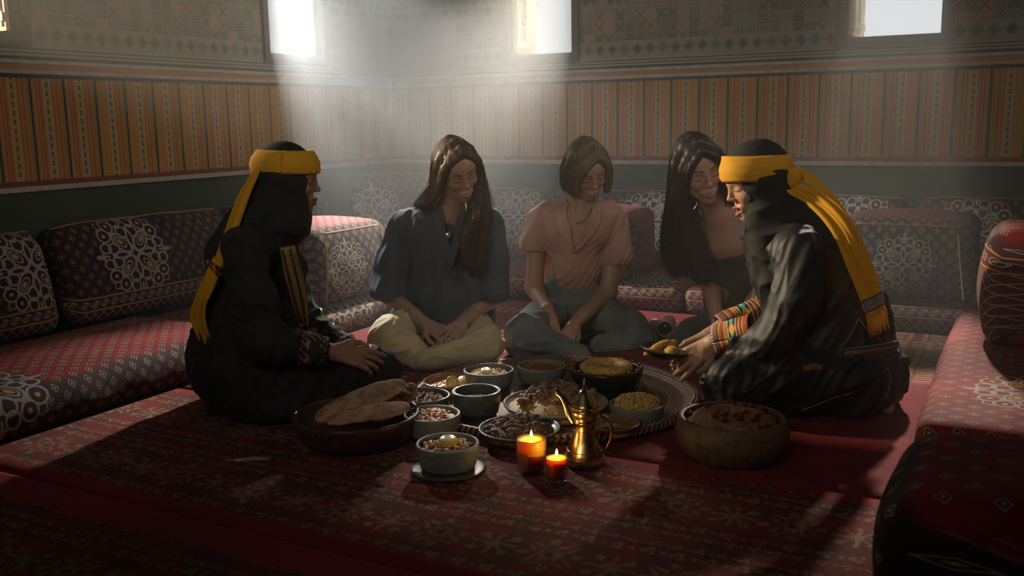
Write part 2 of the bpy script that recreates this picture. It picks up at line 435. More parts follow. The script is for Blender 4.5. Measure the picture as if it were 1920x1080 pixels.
def rug(name, u0, u1, v0, v1, h, mat, label, amp=.004):
    """a slightly uneven sheet with real thickness; local origin at its near left corner"""
    L = u1-u0; Wd = v1-v0; nx = int(L/.04); ny = max(4, int(Wd/.03)); xs = np.linspace(0, L, nx+1); ys = np.linspace(0, Wd, ny+1)
    Xg, Yg = np.meshgrid(xs, ys, indexing='ij')
    ed = np.minimum(np.minimum(Xg, L-Xg), np.minimum(Yg, Wd-Yg))
    Z = h*np.clip(ed/.012, .45, 1)+amp*(np.sin(Xg*3.1+Yg*2)+np.sin(Yg*7+1.3*Xg))*.3*np.clip(ed/.1, 0, 1)+.006*np.exp(-((ed-.03)/.02)**2)
    top = np.stack([Xg, Yg, Z], -1).reshape(-1, 3); bot = np.stack([Xg, Yg, 0*Z+.0008], -1).reshape(-1, 3)
    idx = np.arange((nx+1)*(ny+1)).reshape(nx+1, ny+1); n = (nx+1)*(ny+1)
    q = np.stack([idx[:-1, :-1], idx[1:, :-1], idx[1:, 1:], idx[:-1, 1:]], -1).reshape(-1, 4)
    F = [q, q[:, ::-1]+n]
    for e in (idx[:, 0], idx[-1, :], idx[::-1, -1], idx[0, ::-1]):
        F.append(np.stack([e[:-1]+n, e[1:]+n, e[1:], e[:-1]], -1))
    o = mobj(name, np.vstack([top, bot]), np.vstack(F), mat, loc=RW(u0, v1, 0), rz=-TH)
    return tag(o, label, 'rug')
rug('rug', .985, 3.455, .815, 2.82, .010, rug_mat('plain red weave', 'plain'), 'plain bright red rug under the women and the tray')
rug('rug', .985, 3.465, 2.825, 3.655, .013, rug_mat('patterned weave', 'runner'), 'red patterned runner rug beneath the wooden bread bowl and the candles')
rug('rug', .985, 4.10, 3.66, 5.30, .013, rug_mat('patterned weave', 'near'), 'dark red patterned rug in the foreground, nearest the camera')

# ---------------------------------------------------------------- majlis seating fabric
LINE = (.33, .30, .26); GOLD = (.55, .30, .05)
def fabric(top=None, medx=.3, medy=.2, per=.95, R0=.165, squares=True, lat=None, border=None, red=None, sq=.062, vert=False):
    def f():
        a, b, _ = coords('UV')
        if vert: a, b = b, a
        wob = (noise(14., 1., kind='UV')-.5)*.006; a = a+wob; b = b+wob
        base = (.075, .010, .014)
        n = noise(5., 3., kind='UV')
        c = mix(soft(n, .35, .65), (.24, .004, .009), (.16, .003, .007)) if red else mix(soft(n, .35, .65), (.036, .007, .008), (.020, .006, .007))
        if top: c = mix(soft(b+(n-.5)*.02, top-.02, top+.03), c, mix(soft(n, .35, .65), (.040, .008, .010), (.022, .006, .008)))
        if squares:
            for ox, oy in ((0, 0), (sq/2, sq/2)):
                x = xmod(a+ox, sq)-sq/2; y = xmod(b+oy, sq)-sq/2; d = xabs(x)+xabs(y)*.85
                c = mix(band(d, .0108, .0138), c, (.34, .30, .26) if red else (.20, .17, .14)); c = mix(d < .0105, c, (.02, .012, .012)); c = mix(d < .0042, c, GOLD)
        if per:
            x = xabs(xmod(a-medx+per/2, per)-per/2)/R0; y = xabs(b-medy)/R0
            p = xmax(x, y); q = xmin(x, y); d = (x+y)*.7071; e = xabs(x-y)*.7071
            rr = xlen(x, y)
            c = mix((p+q*.45) < 1.12, c, (.19, .008, .012) if red and not top else (.032, .008, .009))
            def el(cc, u, w, uc, wc, su, sw, th, c):
                k = xlen((u-uc)/su, (w-wc)/sw); return mix(band(k, 1.-th/min(su, sw), 1.+th/min(su, sw)), c, cc)
            t = .021
            c = el(LINE, d, e, .40, 0., .30, .16, t, c); c = el(LINE, d, e, .44, 0., .17, .085, t*.6, c)
            k = xlen((d-.46)/.09, e/.045); c = mix(k < 1., c, GOLD)
            c = el(LINE, p, q, .56, .17, .15, .13, t, c); c = el(LINE, p, q, .80, .20, .15, .12, t, c)
            c = el(LINE, p, q, .72, .50, .17, .15, t, c); c = el(LINE, p, q, .38, .0, .22, .07, t, c)
            k = xlen((p-.72)/.05, (q-.50)/.04); c = mix(k < 1., c, GOLD)
            k = xabs(d-1.04)+e; c = mix(band(k, .09, .125), c, LINE)
            k = xlen((p-1.02)/.13, q/.055); c = mix(k < 1., c, (.42, .24, .17)); k = xlen((p-.93)/.04, q/.12); c = mix(k < 1., c, (.42, .24, .17))
            k = xlen((p-.86)/.11, q/.03); c = mix(k < 1., c, LINE)
        if border is not None:      # gold cord, scroll chain, gold cord, then lattice below
            for (b0, w, sgn) in border:
                y = (b-b0)*sgn                      # 0 at the gold cord, growing into the border
                c = mix(band(y, -.004, .31), c, (.10, .012, .014) if red else (.055, .010, .012))
                c = mix(band(y, -.0035, .0035), c, (.42, .20, .05)); c = mix(band(y, w-.0035, w+.0035), c, (.42, .20, .05))
                x = xmod(a, .046)-.023; yy = y-w/2; k = xlen(x, yy+x*.35)
                c = mix(band(k, .0105, .0140), c, LINE); c = mix(band(k, .0, .004), c, LINE)
                c = mix(band(xabs(yy-xsin(a*136.6)*.011), 0., .0022)*(y > 0.)*(y < w), c, LINE)
                l1 = xmod(a+y, .042); l2 = xmod(a-y, .042); lt = xmax(l1 < .0040, l2 < .0040)
                c = mix(lt*band(y, w+.006, .31), c, LINE)
        h = noise(500., 2., kind='UV')+(noise(20., 2., kind='UV'))*.6
        return {'col': c, 'bump': h, 'dist': .003, 'str': .5}
    return material('woven majlis brocade', f, rough=.85)
def rr_profile(D, H, r, n=9, bulge=.0, bt=.0):
    """closed profile: up the front (y=0 side, -y outwards), over the top to the back, down and back along the bottom"""
    pts = []
    def arc(cy, cz, a0, a1):
        for t in np.linspace(a0, a1, n): pts.append((cy+r*math.cos(t), cz+r*math.sin(t)))
    arc(r, r, -math.pi/2, -math.pi); arc(r, H-r, math.pi, math.pi/2); arc(D-r, H-r, math.pi/2, 0); arc(D-r, r, 0, -math.pi/2)
    P = np.array(pts+[pts[0]]); d = np.r_[0, np.cumsum(np.linalg.norm(np.diff(P, axis=0), axis=1))]
    N = max(40, int(d[-1]/.022)); t = np.linspace(0, d[-1], N+1)
    Q = np.stack([np.interp(t, d, P[:, 0]), np.interp(t, d, P[:, 1])], 1)
    return Q, t-r*math.pi/2*.5
def block(L, D, H, r=.04, bulge=.02, btop=.015, lean=0., seed=0, nz=.004, er=.05, taper=0.):
    """soft upholstered block, length L on x, front face looking to -y, depth D, height H"""
    Q, arc = rr_profile(D, H, r); n = len(Q)
    nx = max(10, int(L/.028)); e = np.linspace(0, 1, 7)[:-1]*er
    xs = np.r_[e, np.linspace(er, L-er, nx), L-e[::-1]]
    V = []; UV = []; rs = np.random.default_rng(seed); ph = rs.uniform(0, 6, 8)
    for x in xs:
        k = max(0, 1-min(x, L-x)/er); ins = er*.75*(1-math.sqrt(max(0, 1-k*k)))
        sy = 1-ins/(D/2); sz = 1-ins/(H/2)
        mx = math.sin(math.pi*min(1, max(0, x/L)))**.6
        for (y, z), a in zip(Q, arc):
            fy = math.sin(math.pi*z/H) if 0 < z < H else 0; fz = math.sin(math.pi*y/D) if 0 < y < D else 0
            yy = D/2+(y-D/2)*sy; zz = H/2+(z-H/2)*sz
            if y < D/2: yy -= bulge*mx*fy
            else: yy += bulge*.3*mx*fy
            if z > H/2: zz += btop*mx*fz
            w = nz*(math.sin(9*x+ph[0]+3*z)+math.sin(17*x+ph[1]+11*y)+.7*math.sin(31*x+ph[2]+23*(y+z))+.6*math.sin(13*z+ph[3]+5*x))*.5
            yy += w*(1 if y < D/2 else -1)*fy; zz += w*fz*(1 if z > H/2 else 0)
            if taper: yy += (D*.5-yy)*taper*zz/H
            yy += lean*zz/H
            V.append((x, yy, max(.0005, zz))); UV.append((x, a))
    V = np.array(V); m_ = len(xs); idx = np.arange(m_*n).reshape(m_, n)
    F = np.stack([idx[:-1, :-1], idx[1:, :-1], idx[1:, 1:], idx[:-1, 1:]], -1).reshape(-1, 4)
    c0 = V[idx[0]].mean(0); c1 = V[idx[-1]].mean(0); VV = list(V)+[c0, c1]; UV += [(UV[0][0]-.05, H/2), (L+.05, H/2)]
    a, b = len(V), len(V)+1
    caps = [[idx[0, k], idx[0, k+1], a, a] for k in range(n-1)]+[[idx[-1, k+1], idx[-1, k], b, b] for k in range(n-1)]
    FL = [tuple(map(int, f)) for f in F]+[(int(q[0]), int(q[1]), int(q[2])) for q in caps]
    return VV, [f[::-1] for f in FL], UV
m_pipe = plain('gold brown cord', (.30, .16, .06), .7, scale=200, bump=.5)
def seat(name, u, v, face, L, D, H, mat, label, cat, group=None, z=0., pipe=None, tilt=0., extra=0., **kw):
    rz = {'B': -TH, 'L': -TH+math.pi/2, 'R': -TH-math.pi/2}[face]+extra
    t = empty(name, RW(u, v, z), rz, label, cat, group); t.rotation_euler = (tilt, 0, rz)
    V, F, UV = block(L, D, H, **kw)
    mobj('cover', V, F, mat, t, uv=UV)
    if pipe is not None:
        V = np.array(V); lean = kw.get('lean', 0.); b = MB()
        for yq in pipe:
            er = kw.get('er', .05)
            P = []
            for x in np.linspace(er*.5, L-er*.5, 30):
                sel = V[np.abs(V[:, 0]-x) < .03]; k = sel[np.argmin(np.abs(sel[:, 1]-(yq*D+lean))-sel[:, 2]*2)]
                P.append((x, k[1], k[2]+.001))
            b.tube(lerp_path(P, 50), .0045, 6)
        b.build('piping', m_pipe, t)
    return t
SH = .135
# back wall: seat mattresses, leaning back cushions, arm blocks
seat('seat_mattress', .99, .80, 'B', 1.23, .66, SH, fabric(top=.13, medx=1.0, medy=.24, per=1.1, red=1, border=[(.115, .045, -1)]), 'red topped seat mattress along the back wall, between the corner and the short-haired woman', 'mattress', r=.035, seed=1)
seat('seat_mattress', 2.23, .80, 'B', 1.35, .66, SH, fabric(top=.13, medx=.12, medy=.33, per=1.1, red=1, border=[(.115, .045, -1)], squares=False), 'seat mattress along the back wall below the right-hand arm block', 'mattress', r=.035, seed=2)
lab = ['dark back cushion with a grey medallion behind the woman in blue', 'dark back cushion with a medallion between the short-haired and the long black-haired woman', 'dark back cushion behind the right arm block and the bent woman in black', 'dark back cushion with a large medallion at the far right of the back wall']
for k, (u0, mx, L) in enumerate(((.30, .75, .90), (1.22, .63, .96), (2.20, .74, .98), (3.20, .27, 1.0))):
    seat('back_cushion', u0, .30, 'B', L, .15, .385, fabric(medx=mx, medy=.23, border=[(.075, .05, -1)]), lab[k], 'cushion', 'back cushions along the back wall', z=SH+.016, tilt=0, lean=.08, pipe=[.35], r=.055, bulge=.03, seed=10+k, er=.08)
# left wall
seat('seat_mattress', .97, 4.55, 'L', 2.13, .66, SH+.02, fabric(top=.15, medx=1.04, medy=.215, per=2.2, R0=.19, red=1, border=[(.62, .05, 1)]), 'near seat mattress along the left wall with a sunlit white medallion', 'mattress', r=.045, btop=.02, seed=3)
seat('seat_mattress', .97, 2.40, 'L', 1.62, .66, SH, fabric(top=.13, medx=.62, medy=.10, per=1.3, R0=.15, red=1), 'far seat mattress along the left wall, between the kneeling woman in black and the corner', 'mattress', r=.04, seed=4)
lab = ['dark back cushion with a medallion at the left edge of the picture', 'dark back cushion with a whole grey medallion left of the hanging yellow scarf', 'dark back cushion behind the kneeling woman in black']
for k, (v1, mx) in enumerate(((3.76, .88, ), (2.76, .36, ), (1.76, .30))):
    seat('back_cushion', .36, v1, 'L', .98 if k < 2 else .78, .15, .39, fabric(medx=mx, medy=.25, border=[(.095, .05, -1)]), lab[k], 'cushion', 'back cushions along the left wall', z=SH+.022, lean=.10, pipe=[.35], r=.055, bulge=.035, seed=20+k, er=.08)
seat('corner_cushion', .42, .92, 'L', .60, .14, .50, fabric(medx=.1, medy=.27), 'tall grey cushion standing tilted in the corner behind the left arm block', 'cushion', z=SH+.01, lean=.10, pipe=[.35], r=.05, seed=31, er=.1, extra=-.5)
# arm blocks
def arm(u, v, face, L, D, H, label, seed, z=SH+.018, mx=.25, **kw):
    t = seat('arm_block', u, v, face, L, D, H, fabric(medx=mx, medy=H*.42, per=.9, R0=.12, red=1, top=H, border=[(H-.035, .04, -1)] if 0 else None, sq=.058), label, 'arm block', z=z, r=.045, bulge=.03, btop=.03, seed=seed, er=.05, taper=.12)
    fb = MB()
    for P in ([(.03, 0), (L*.13, H-.02)], [(L-.03, 0), (L*.87, H-.02)], [(L*.13, H-.02), (L*.87, H-.02)]):
        pts = []
        for s in np.linspace(0, 1, 14):
            x = P[0][0]+(P[1][0]-P[0][0])*s; zz = P[0][1]+(P[1][1]-P[0][1])*s
            y = D*.5*.12*zz/H-.03*math.sin(math.pi*min(1, x/L))**.6*math.sin(math.pi*max(.02, min(.98, zz/H)))-.003
            if zz > H-.045: y += .012
            pts.append((x, y, max(zz, .01)))
        fb.tube(pts, .005, 6)
    fb.build('piping', m_pipe, t)
    return t
arm(.97, 1.98, 'L', .55, .50, .335, 'arm block with a red top on the left seating beside the blue shirt', 41, mx=.2)
arm(1.52, .80, 'B', .42, .46, .33, 'arm block half hidden behind the pink shirt on the back seating', 42, mx=.1)
arm(2.94, .80, 'B', .56, .50, .34, 'arm block with a framed medallion behind the bending woman in black', 43, mx=.28)
# right side
seat('seat_mattress', 3.47, 1.15, 'R', 1.62, .66, .20, fabric(medx=1.25, medy=.45, per=2, red=1, sq=.075), 'sunlit red mattress with diamond squares at the right edge', 'mattress', r=.035, seed=5)
seat('arm_block', 3.58, 1.50, 'R', .40, .60, .37, fabric(top=.36, per=None, red=1, vert=False, sq=.075, border=[(.30, .06, -1)]), 'dark arm block with gold and lattice stripes on the right-hand mattress', 'arm block', z=.215, r=.05, bulge=.03, btop=.02, seed=6)
seat('arm_block', 3.485, 3.06, 'R', .46, .66, .285, fabric(per=None, red=1, top=.275, sq=.095), 'large dark blurred arm block with diamonds at the bottom right corner', 'arm block', r=.07, bulge=.03, btop=.03, seed=7)
# ---------------------------------------------------------------- the meal
def speckle(name, base, spk, rough=.45, sc=220., bump=.25, amt=.56):
    def f():
        n = noise(sc, 3.); n2 = noise(12., 3.)
        c = mix(soft(n, amt-.04, amt+.04), spk, base); c = mix(soft(n2, .3, .7)*.35, c, tuple(q*.45 for q in base))
        return {'col': c, 'bump': n+n2, 'dist': .0015, 'str': bump}
    return material(name, f, rough)
m_stone = speckle('grey soapstone', (.20, .215, .19), (.32, .33, .30))
m_stoned = speckle('dark soapstone', (.085, .09, .08), (.16, .17, .15), .35)
m_black = speckle('black glazed stone', (.022, .021, .019), (.05, .05, .045), .3)
m_terra = speckle('brown glazed clay', (.30, .13, .055), (.38, .20, .10), .2)
m_wood = speckle('dark carved wood', (.075, .028, .014), (.12, .05, .03), .4, 60.)
m_clay = speckle('smoked clay pot', (.17, .10, .05), (.10, .06, .035), .6, 40., .4)
m_sil = plain('dull silver', (.5, .49, .46), .3, metal=1.)
def cmix(name, cols, sc=70., rough=.5, bump=.6, **kw):
    def f():
        n = noise(sc, 1.); n = mth('MULTIPLY', n-.32, 2.8); c = cols[0]; k = len(cols)
        for i in range(1, k): c = mix(soft(n, i/k-.12, i/k+.12), cols[i], c)
        return {'col': c, 'bump': noise(sc*5, 3.), 'dist': .002, 'str': bump}
    return material(name, f, rough, **kw)
m_rice = cmix('saffron rice', [(.42, .22, .05), (.62, .36, .07), (.50, .33, .14), (.68, .26, .02)], 110.)
m_lamb = cmix('roast lamb', [(.12, .055, .03), (.24, .13, .08), (.34, .22, .14), (.16, .08, .045)], 60., .62)
m_stew = cmix('spiced stew', [(.20, .05, .012), (.34, .11, .012), (.42, .18, .03), (.12, .035, .012)], 90., .55)
m_gold = cmix('golden pastry', [(.62, .38, .09), (.70, .45, .13), (.52, .30, .07)], 70.)
m_chick = cmix('boiled chickpeas', [(.62, .40, .10), (.70, .48, .16), (.50, .28, .06)], 60.)
m_dark = cmix('dark braised meat', [(.06, .03, .015), (.11, .055, .025), (.15, .08, .04)], 60., .7)
m_pud = cmix('brown date pudding', [(.26, .12, .06), (.36, .20, .11), (.20, .08, .04)], 50.)
m_oran = cmix('orange sauce', [(.50, .20, .015), (.60, .28, .03), (.40, .12, .01)], 40., .4)
m_onion = plain('pale onion', (.62, .48, .38), .4)
m_brown = cmix('brown broth', [(.08, .04, .018), (.14, .07, .025)], 40., .15)
def lemon_mat():
    def f():
        x, y, z = coords(); r = xlen(x, y); th = xatan2(y, x)
        c = mix(r > .0115, (.80, .68, .30), (.85, .80, .55)); c = mix(r > .0135, c, (.75, .50, .05))
        c = mix((xmod(th*1.432, 1.) < .10)*(r < .0115), c, (.85, .80, .60)); return c
    return material('lemon slice', f, .3)
m_lemon = lemon_mat()
def bowl_prof(r, h, base=.62, th=.008, belly=.0):
    if h > .045 and base < .9 and not belly: base = base+(1-base)*.55
    """closed vessel profile: outside up, rim, inside down"""
    P = [(0, 0), (r*base*.8, 0), (r*base, .004)]
    for t in np.linspace(.1, 1, 8): P.append((r*(base+(1-base)*math.sin(t*math.pi/2)**.8)+belly*math.sin(math.pi*t), .004+(h-.006)*t))
    P += [(r-.002, h), (r-th+.002, h), (r-th, h-.004)]
    for t in np.linspace(.85, .12, 7): P.append(((r-th)*(base+(1-base)*math.sin(t*math.pi/2)**.8)+belly*math.sin(math.pi*t)*.9, .006+(h-.008)*t))
    P += [(0, .010)]
    return P
def mound(r, h, z0, seed, hole=0., lump=.006, n=48, m=16, edge=.0):
    rs = np.random.default_rng(seed); ph = rs.uniform(0, 6.28, 12); V = []; F = []
    for i in range(m+1):
        t = i/m; rr = r*t
        for k in range(n):
            a = 2*math.pi*k/n; x = rr*math.cos(a); y = rr*math.sin(a)
            hh = h*(1-t*t)**.7 if not hole else h*math.sin(math.pi*min(1, t*.93+.07))**.8-(hole*(1 if t < .12 else max(0, 1-(t-.12)/.25)))
            ff = 1-t**6
            q = lump*(math.sin(x*190+ph[0])*math.sin(y*210+ph[1])+.7*math.sin(x*330+ph[2]+y*120)*math.sin(y*390+ph[3])+.5*math.sin(5*a+ph[4])*t)*ff
            V.append((x, y, z0+max(edge, hh)*1.+q))
    for i in range(m):
        for k in range(n): F.append((i*n+k, (i+1)*n+k, (i+1)*n+(k+1) % n, i*n+(k+1) % n))
    b = len(V)
    for k in range(n): V.append((r*.96*math.cos(2*math.pi*k/n), r*.96*math.sin(2*math.pi*k/n), z0-.012))
    for k in range(n): F.append((m*n+k, b+k, b+(k+1) % n, m*n+(k+1) % n))
    F.append(tuple(b+k for k in range(n-1, -1, -1)))
    return V, F
def bits(b, r, h, z0, n, s, seed, flat=.6, jit=.2, inner=0.):
    rs = random.Random(seed)
    for _ in range(n):
        a = rs.uniform(0, 6.283); t = math.sqrt(rs.uniform(inner**2, 1))*.92; q = s*rs.uniform(.6, 1.3)
        z = z0+h*(1-t*t)**.7+q*.2
        b.ball((r*t*math.cos(a), r*t*math.sin(a), z), (q, q*rs.uniform(.5, .9), q*flat), 6, 4, rotE(rs.uniform(-.5, .5), rs.uniform(-.5, .5), rs.uniform(0, 6)), jit)
    return b
def center(cx, cy, z): return fl(cx, cy, z)
TZ = .034           # where dishes stand on the tray
def bowl(cx, cy, wpx, h, label, mat=None, z0=TZ, base=.7, name='bowl', group=None, th=.008, belly=0., cat='bowl'):
    c = center(cx, cy, z0+h); r = wpx*c[1]/FPX/2
    o = MB().lathe(bowl_prof(r, h, base, th, belly), 48).build(name, mat or m_stone, loc=(c[0], c[1], z0))
    tag(o, label, cat, group); return c, r
def plate(c, r, z0, label, mat=None, h=.014, name='plate', cat='plate'):
    P = [(0, 0), (r*.6, 0), (r*.65, .004), (r, h), (r-.003, h+.002), (r*.66, .008), (0, .006)]
    return tag(MB().lathe(P, 48).build(name, mat or m_stoned, loc=(c[0], c[1], z0)), label, cat)
def food(name, c, r, h, z, mat, label, cat, seed, nb=60, bs=.006, bmat=None, hole=0., lump=.004, bname='bits', flat=.6, inner=0.):
    t = empty(name, (c[0], c[1], z), rng.uniform(0, 3), label, cat)
    V, F = mound(r, h, 0, seed, hole, lump); mobj('mound', V, F, mat, t)
    if nb:
        o = bits(MB(), r, h, 0, nb, bs, seed, flat, inner=inner).build(bname, bmat or mat, t); o['kind'] = 'stuff'
    return t
def lemon(p, tilt, label, s=1.):
    s *= 1.25
    o = MB().lathe([(0, -.002), (.0145*s, -.002), (.0155*s, 0), (.0145*s, .002), (0, .002)], 24).build('lemon_slice', m_lemon, loc=(p[0], p[1], p[2]+.004))
    o.rotation_euler = tilt; tag(o, label, 'lemon slice'); return o

# big woven tray
TC = (.135, 3.145); TR = .475
def tray_mat():
    def f():
        x, y, z = coords(); r = xlen(x, y); th = xatan2(y, x)
        n = noise(25., 4.)
        c = mix(soft(n, .35, .65), (.16, .075, .04), (.09, .045, .025)); c = mix(band(xmod(r, .035), .0, .003), c, (.25, .15, .09))
        k = xmod(th*22.3+r*60., 1.); rim = r > .43
        c = mix(rim, c, mix(k < .5, (.24, .13, .07), (.10, .05, .03))); c = mix((r > .462)*(k > .6), c, (.40, .30, .20))
        return {'col': c, 'bump': n+xsin(r*700.)*.2, 'dist': .002, 'str': .4, 'rough': n*.4+.25}
    return material('copper brown tray', f, .4, metal=.3)
TP = [(0, 0), (TR*.90, 0), (TR*.96, .004), (TR, .032), (TR-.004, .038), (TR-.014, .037), (TR*.93, .016), (TR*.90, .0125), (0, .0125)]
o = MB().lathe(TP, 96).build('tray', tray_mat(), loc=(TC[0], TC[1], .013)); tag(o, 'huge round brown tray carrying most of the dishes on the red rug', 'tray')
b = MB()
for k in range(150):
    a = 2*math.pi*k/150; b.tube([((TR+.002)*math.cos(a-.013), (TR+.002)*math.sin(a-.013), .012), ((TR+.009)*math.cos(a), (TR+.009)*math.sin(a), .024), ((TR+.001)*math.cos(a+.013), (TR+.001)*math.sin(a+.013), .037)], .0042, 5)
bb = b.build('braided_rim', plain('straw braid', (.22, .12, .07), .8, scale=60, bump=.5), o); bb['kind'] = 'stuff'
TZ = .013+.0130
# grey stone bowls
c, r = bowl(916, 692, 97, .062, 'grey stone bowl of noodles at the back left of the tray, before the beige knee')
food('noodle_dish', c, r-.012, .016, TZ+.047, m_stew, 'orange noodle dish with a lemon slice before the beige knee', 'food', 1, 90, .006, m_rice)
lemon((c[0]-.008, c[1]-.035, TZ+.068), (.50, .1, 0), 'lemon slice on the noodles before the beige knee')
c, r = bowl(1015, 684, 94, .06, 'grey stone bowl of stew at the middle of the tray far side')
food('vegetable_stew', c, r-.012, .016, TZ+.045, m_stew, 'dark vegetable stew with orange bits at the tray far side', 'food', 2, 90, .006, m_stew)
plate((c[0]-.002, c[1]-.03), .0, TZ, 'x') if 0 else None
c, r = bowl(893, 731, 96, .075, 'plain dark grey stone bowl of broth left of the rice platter', m_stoned, base=.72, th=.012)
food('broth', c, r-.020, .001, TZ+.058, m_brown, 'brown broth in the plain dark grey bowl', 'food', 3, 0, lump=.0006)
c, r = bowl(792, 740, 108, .06, 'grey stone bowl half hidden behind the upper flatbread', m_stoned)
food('bean_stew', c, r-.012, .014, TZ+.046, m_stew, 'brown bean stew in the bowl half hidden behind the flatbreads', 'food', 4, 70, .007, m_lamb)
c, r = bowl(810, 774, 110, .066, 'light grey stone bowl of meat right of the flatbread ends', z0=.024)
food('meat_stew', c, r-.012, .014, .024+.050, m_stew, 'meat stew with orange bits right of the flatbread ends', 'food', 5, 90, .007, m_oran)
o = MB().lathe([(0, 0), (.045, 0), (.048, .003), (.020, .0105), (0, .0105)], 4).build('coaster', m_stoned, loc=(c[0], c[1], .013)) if 0 else None
c, r = bowl(839, 829, 124, .070, 'nearest grey stone bowl with a lemon slice, left of the candles', z0=.0235)
lc = c
food('tomato_stew', c, r-.012, .016, .0235+.050, m_stew, 'red tomato stew with orange peel in the nearest grey bowl', 'food', 6, 80, .007, m_oran)
lemon((c[0]+.003, c[1]-.01, .0235+.073), (.40, .05, 0), 'lemon slice on the nearest bowl of tomato stew', 1.35)
plate(c, r*1.17, .0135, 'flat grey stone plate under the nearest grey bowl', m_stoned, h=.006)
# black bowl with bronze beads, on a saucer
c, r = bowl(1137, 688, 142, .062, 'black bowl with bronze beads on its rim, holding the golden ring', m_black, z0=TZ+.0165, base=.62, th=.02)
bo = bpy.context.scene.objects['bowl.006'] if 'bowl.006' in bpy.data.objects else None
first = None
for k in range(16):
    a = 2*math.pi*(k+.5)/16
    p = ((r-.008)*math.cos(a), (r-.008)*math.sin(a), .0655)
    if first is None: first = MB().ball((0, 0, 0), .0058, 10, 7).build('rim_bead', plain('bronze bead', (.45, .24, .13), .25, metal=1.), bo, p)
    else: q = first.copy(); COL.objects.link(q); q.location = p
plate(c, .135, TZ, 'black stone saucer under the beaded bowl', m_black, h=.014)
t = empty('ring_bread', (c[0], c[1], TZ+.066), 0, 'golden crumbly ring of bread in the black beaded bowl', 'food')
n_ = 110; k_ = 30; V = []; F = []
for i in range(n_):
    a = 2*math.pi*i/n_
    for j in range(k_):
        q = 2*math.pi*j/k_; lump = 1+.06*math.sin(7*a+1)*math.sin(q+a)+.07*math.sin(23*a+3*q)*math.cos(5*q-9*a)+.06*math.sin(41*a-7*q)
        rr_ = .065+.027*math.cos(q)*lump; V.append((rr_*math.cos(a), rr_*math.sin(a), .012+.017*math.sin(q)*lump))
for i in range(n_):
    for j in range(k_): F.append((i*k_+j, ((i+1) % n_)*k_+j, ((i+1) % n_)*k_+(j+1) % k_, i*k_+(j+1) % k_))
mobj('ring', V, F, m_gold, t)
V, F = mound(.045, .003, -.006, 3, 0, .001); mobj('filling', V, F, m_oran, t)
# brown clay dish
c, r = bowl(846, 712, 110, .035, 'shallow brown clay dish with sliced garnish at the left of the tray', m_terra, base=.5)
food('pickle_dish', c, r*.78, .008, TZ+.020, m_oran, 'orange pickles in the shallow brown clay dish', 'food', 8, 40, .006, m_stew)
lemon((c[0]+.005, c[1]-.02, TZ+.036), (.9, .2, 0), 'lemon slice standing in the brown clay dish', 1.2)
lemon((c[0]+.038, c[1]-.005, TZ+.034), (.7, -.3, 0), 'lemon slice at the right side of the brown clay dish', 1.2)
o = MB().ball((0, 0, 0), (.012, .012, .010), 12, 8).build('cherry_tomato', plain('tomato red', (.5, .03, .02), .2), loc=(c[0]+.004, c[1]+.03, TZ+.036)); tag(o, 'small red tomato in the brown clay dish', 'tomato')
# rice platter with lamb
c, r = bowl(1042, 752, 205, .034, 'wide grey platter heaped with rice and lamb in the middle of the tray', m_stone, name='platter', base=.6, cat='platter')
t = food('lamb_rice', c, r*.92, .050, TZ+.020, m_rice, 'heap of yellow rice topped with roast lamb chunks', 'food', 9, 240, .005, m_rice, bname='rice_grains', lump=.004)
for o in list(t.children): o.rotation_euler = (0, 0, 0)
proto = None
for k in range(34):
    a = rng.uniform(0, 6.28); q = math.sqrt(rng.uniform(0, 1))*.78
    p = (r*.9*q*math.cos(a), r*.9*q*math.sin(a), .050*(1-q*q)**.7+.008)
    if proto is None or k < 4:
        bb = MB(); s = random.Random(k)
        for j in range(5): bb.ball((s.uniform(-.012, .012), s.uniform(-.01, .01), s.uniform(-.004, .005)), (s.uniform(.009, .017), s.uniform(.006, .011), s.uniform(.005, .009)), 8, 6, rotE(s.random(), s.random(), s.random()*3), .10)
        o = bb.build('lamb_chunk', m_lamb, t, p); proto = [o] if proto is None else proto+[o]
    else:
        o = proto[k % 4].copy(); COL.objects.link(o); o.location = p
    o.rotation_euler = (rng.uniform(-.5, .5), rng.uniform(-.5, .5), rng.uniform(0, 6)); sc = rng.uniform(.8, 1.5); o.scale = (sc, sc, sc)
# dark plate of meat
c, r = bowl(974, 800, 162, .026, 'grey plate of dark braised meat in front of the rice platter', m_stoned, name='plate', base=.6, cat='plate')
food('braised_meat', c, r*.88, .045, TZ+.014, m_dark, 'dark brown heap of braised meat behind the larger candle', 'food', 10, 160, .011, m_dark, lump=.005)
c = fl(1062, 812, TZ+.01)
plate(c, .048, TZ, 'small brown dish between the dark meat and the coffee pot', m_terra, h=.012)
# chickpeas
c, r = bowl(1194, 755, 107, .050, 'light grey stone bowl heaped with yellow chickpeas at the right of the tray', base=.75, z0=TZ+.011)
t = food('chickpeas', c, r-.010, .028, TZ+.052, m_chick, 'heap of yellow chickpeas in the light grey bowl', 'food', 11, 190, .0088, m_chick, flat=.9, lump=.002)
plate((c[0], c[1]), .092, TZ, 'dark saucer under the chickpea bowl', m_black, h=.009)
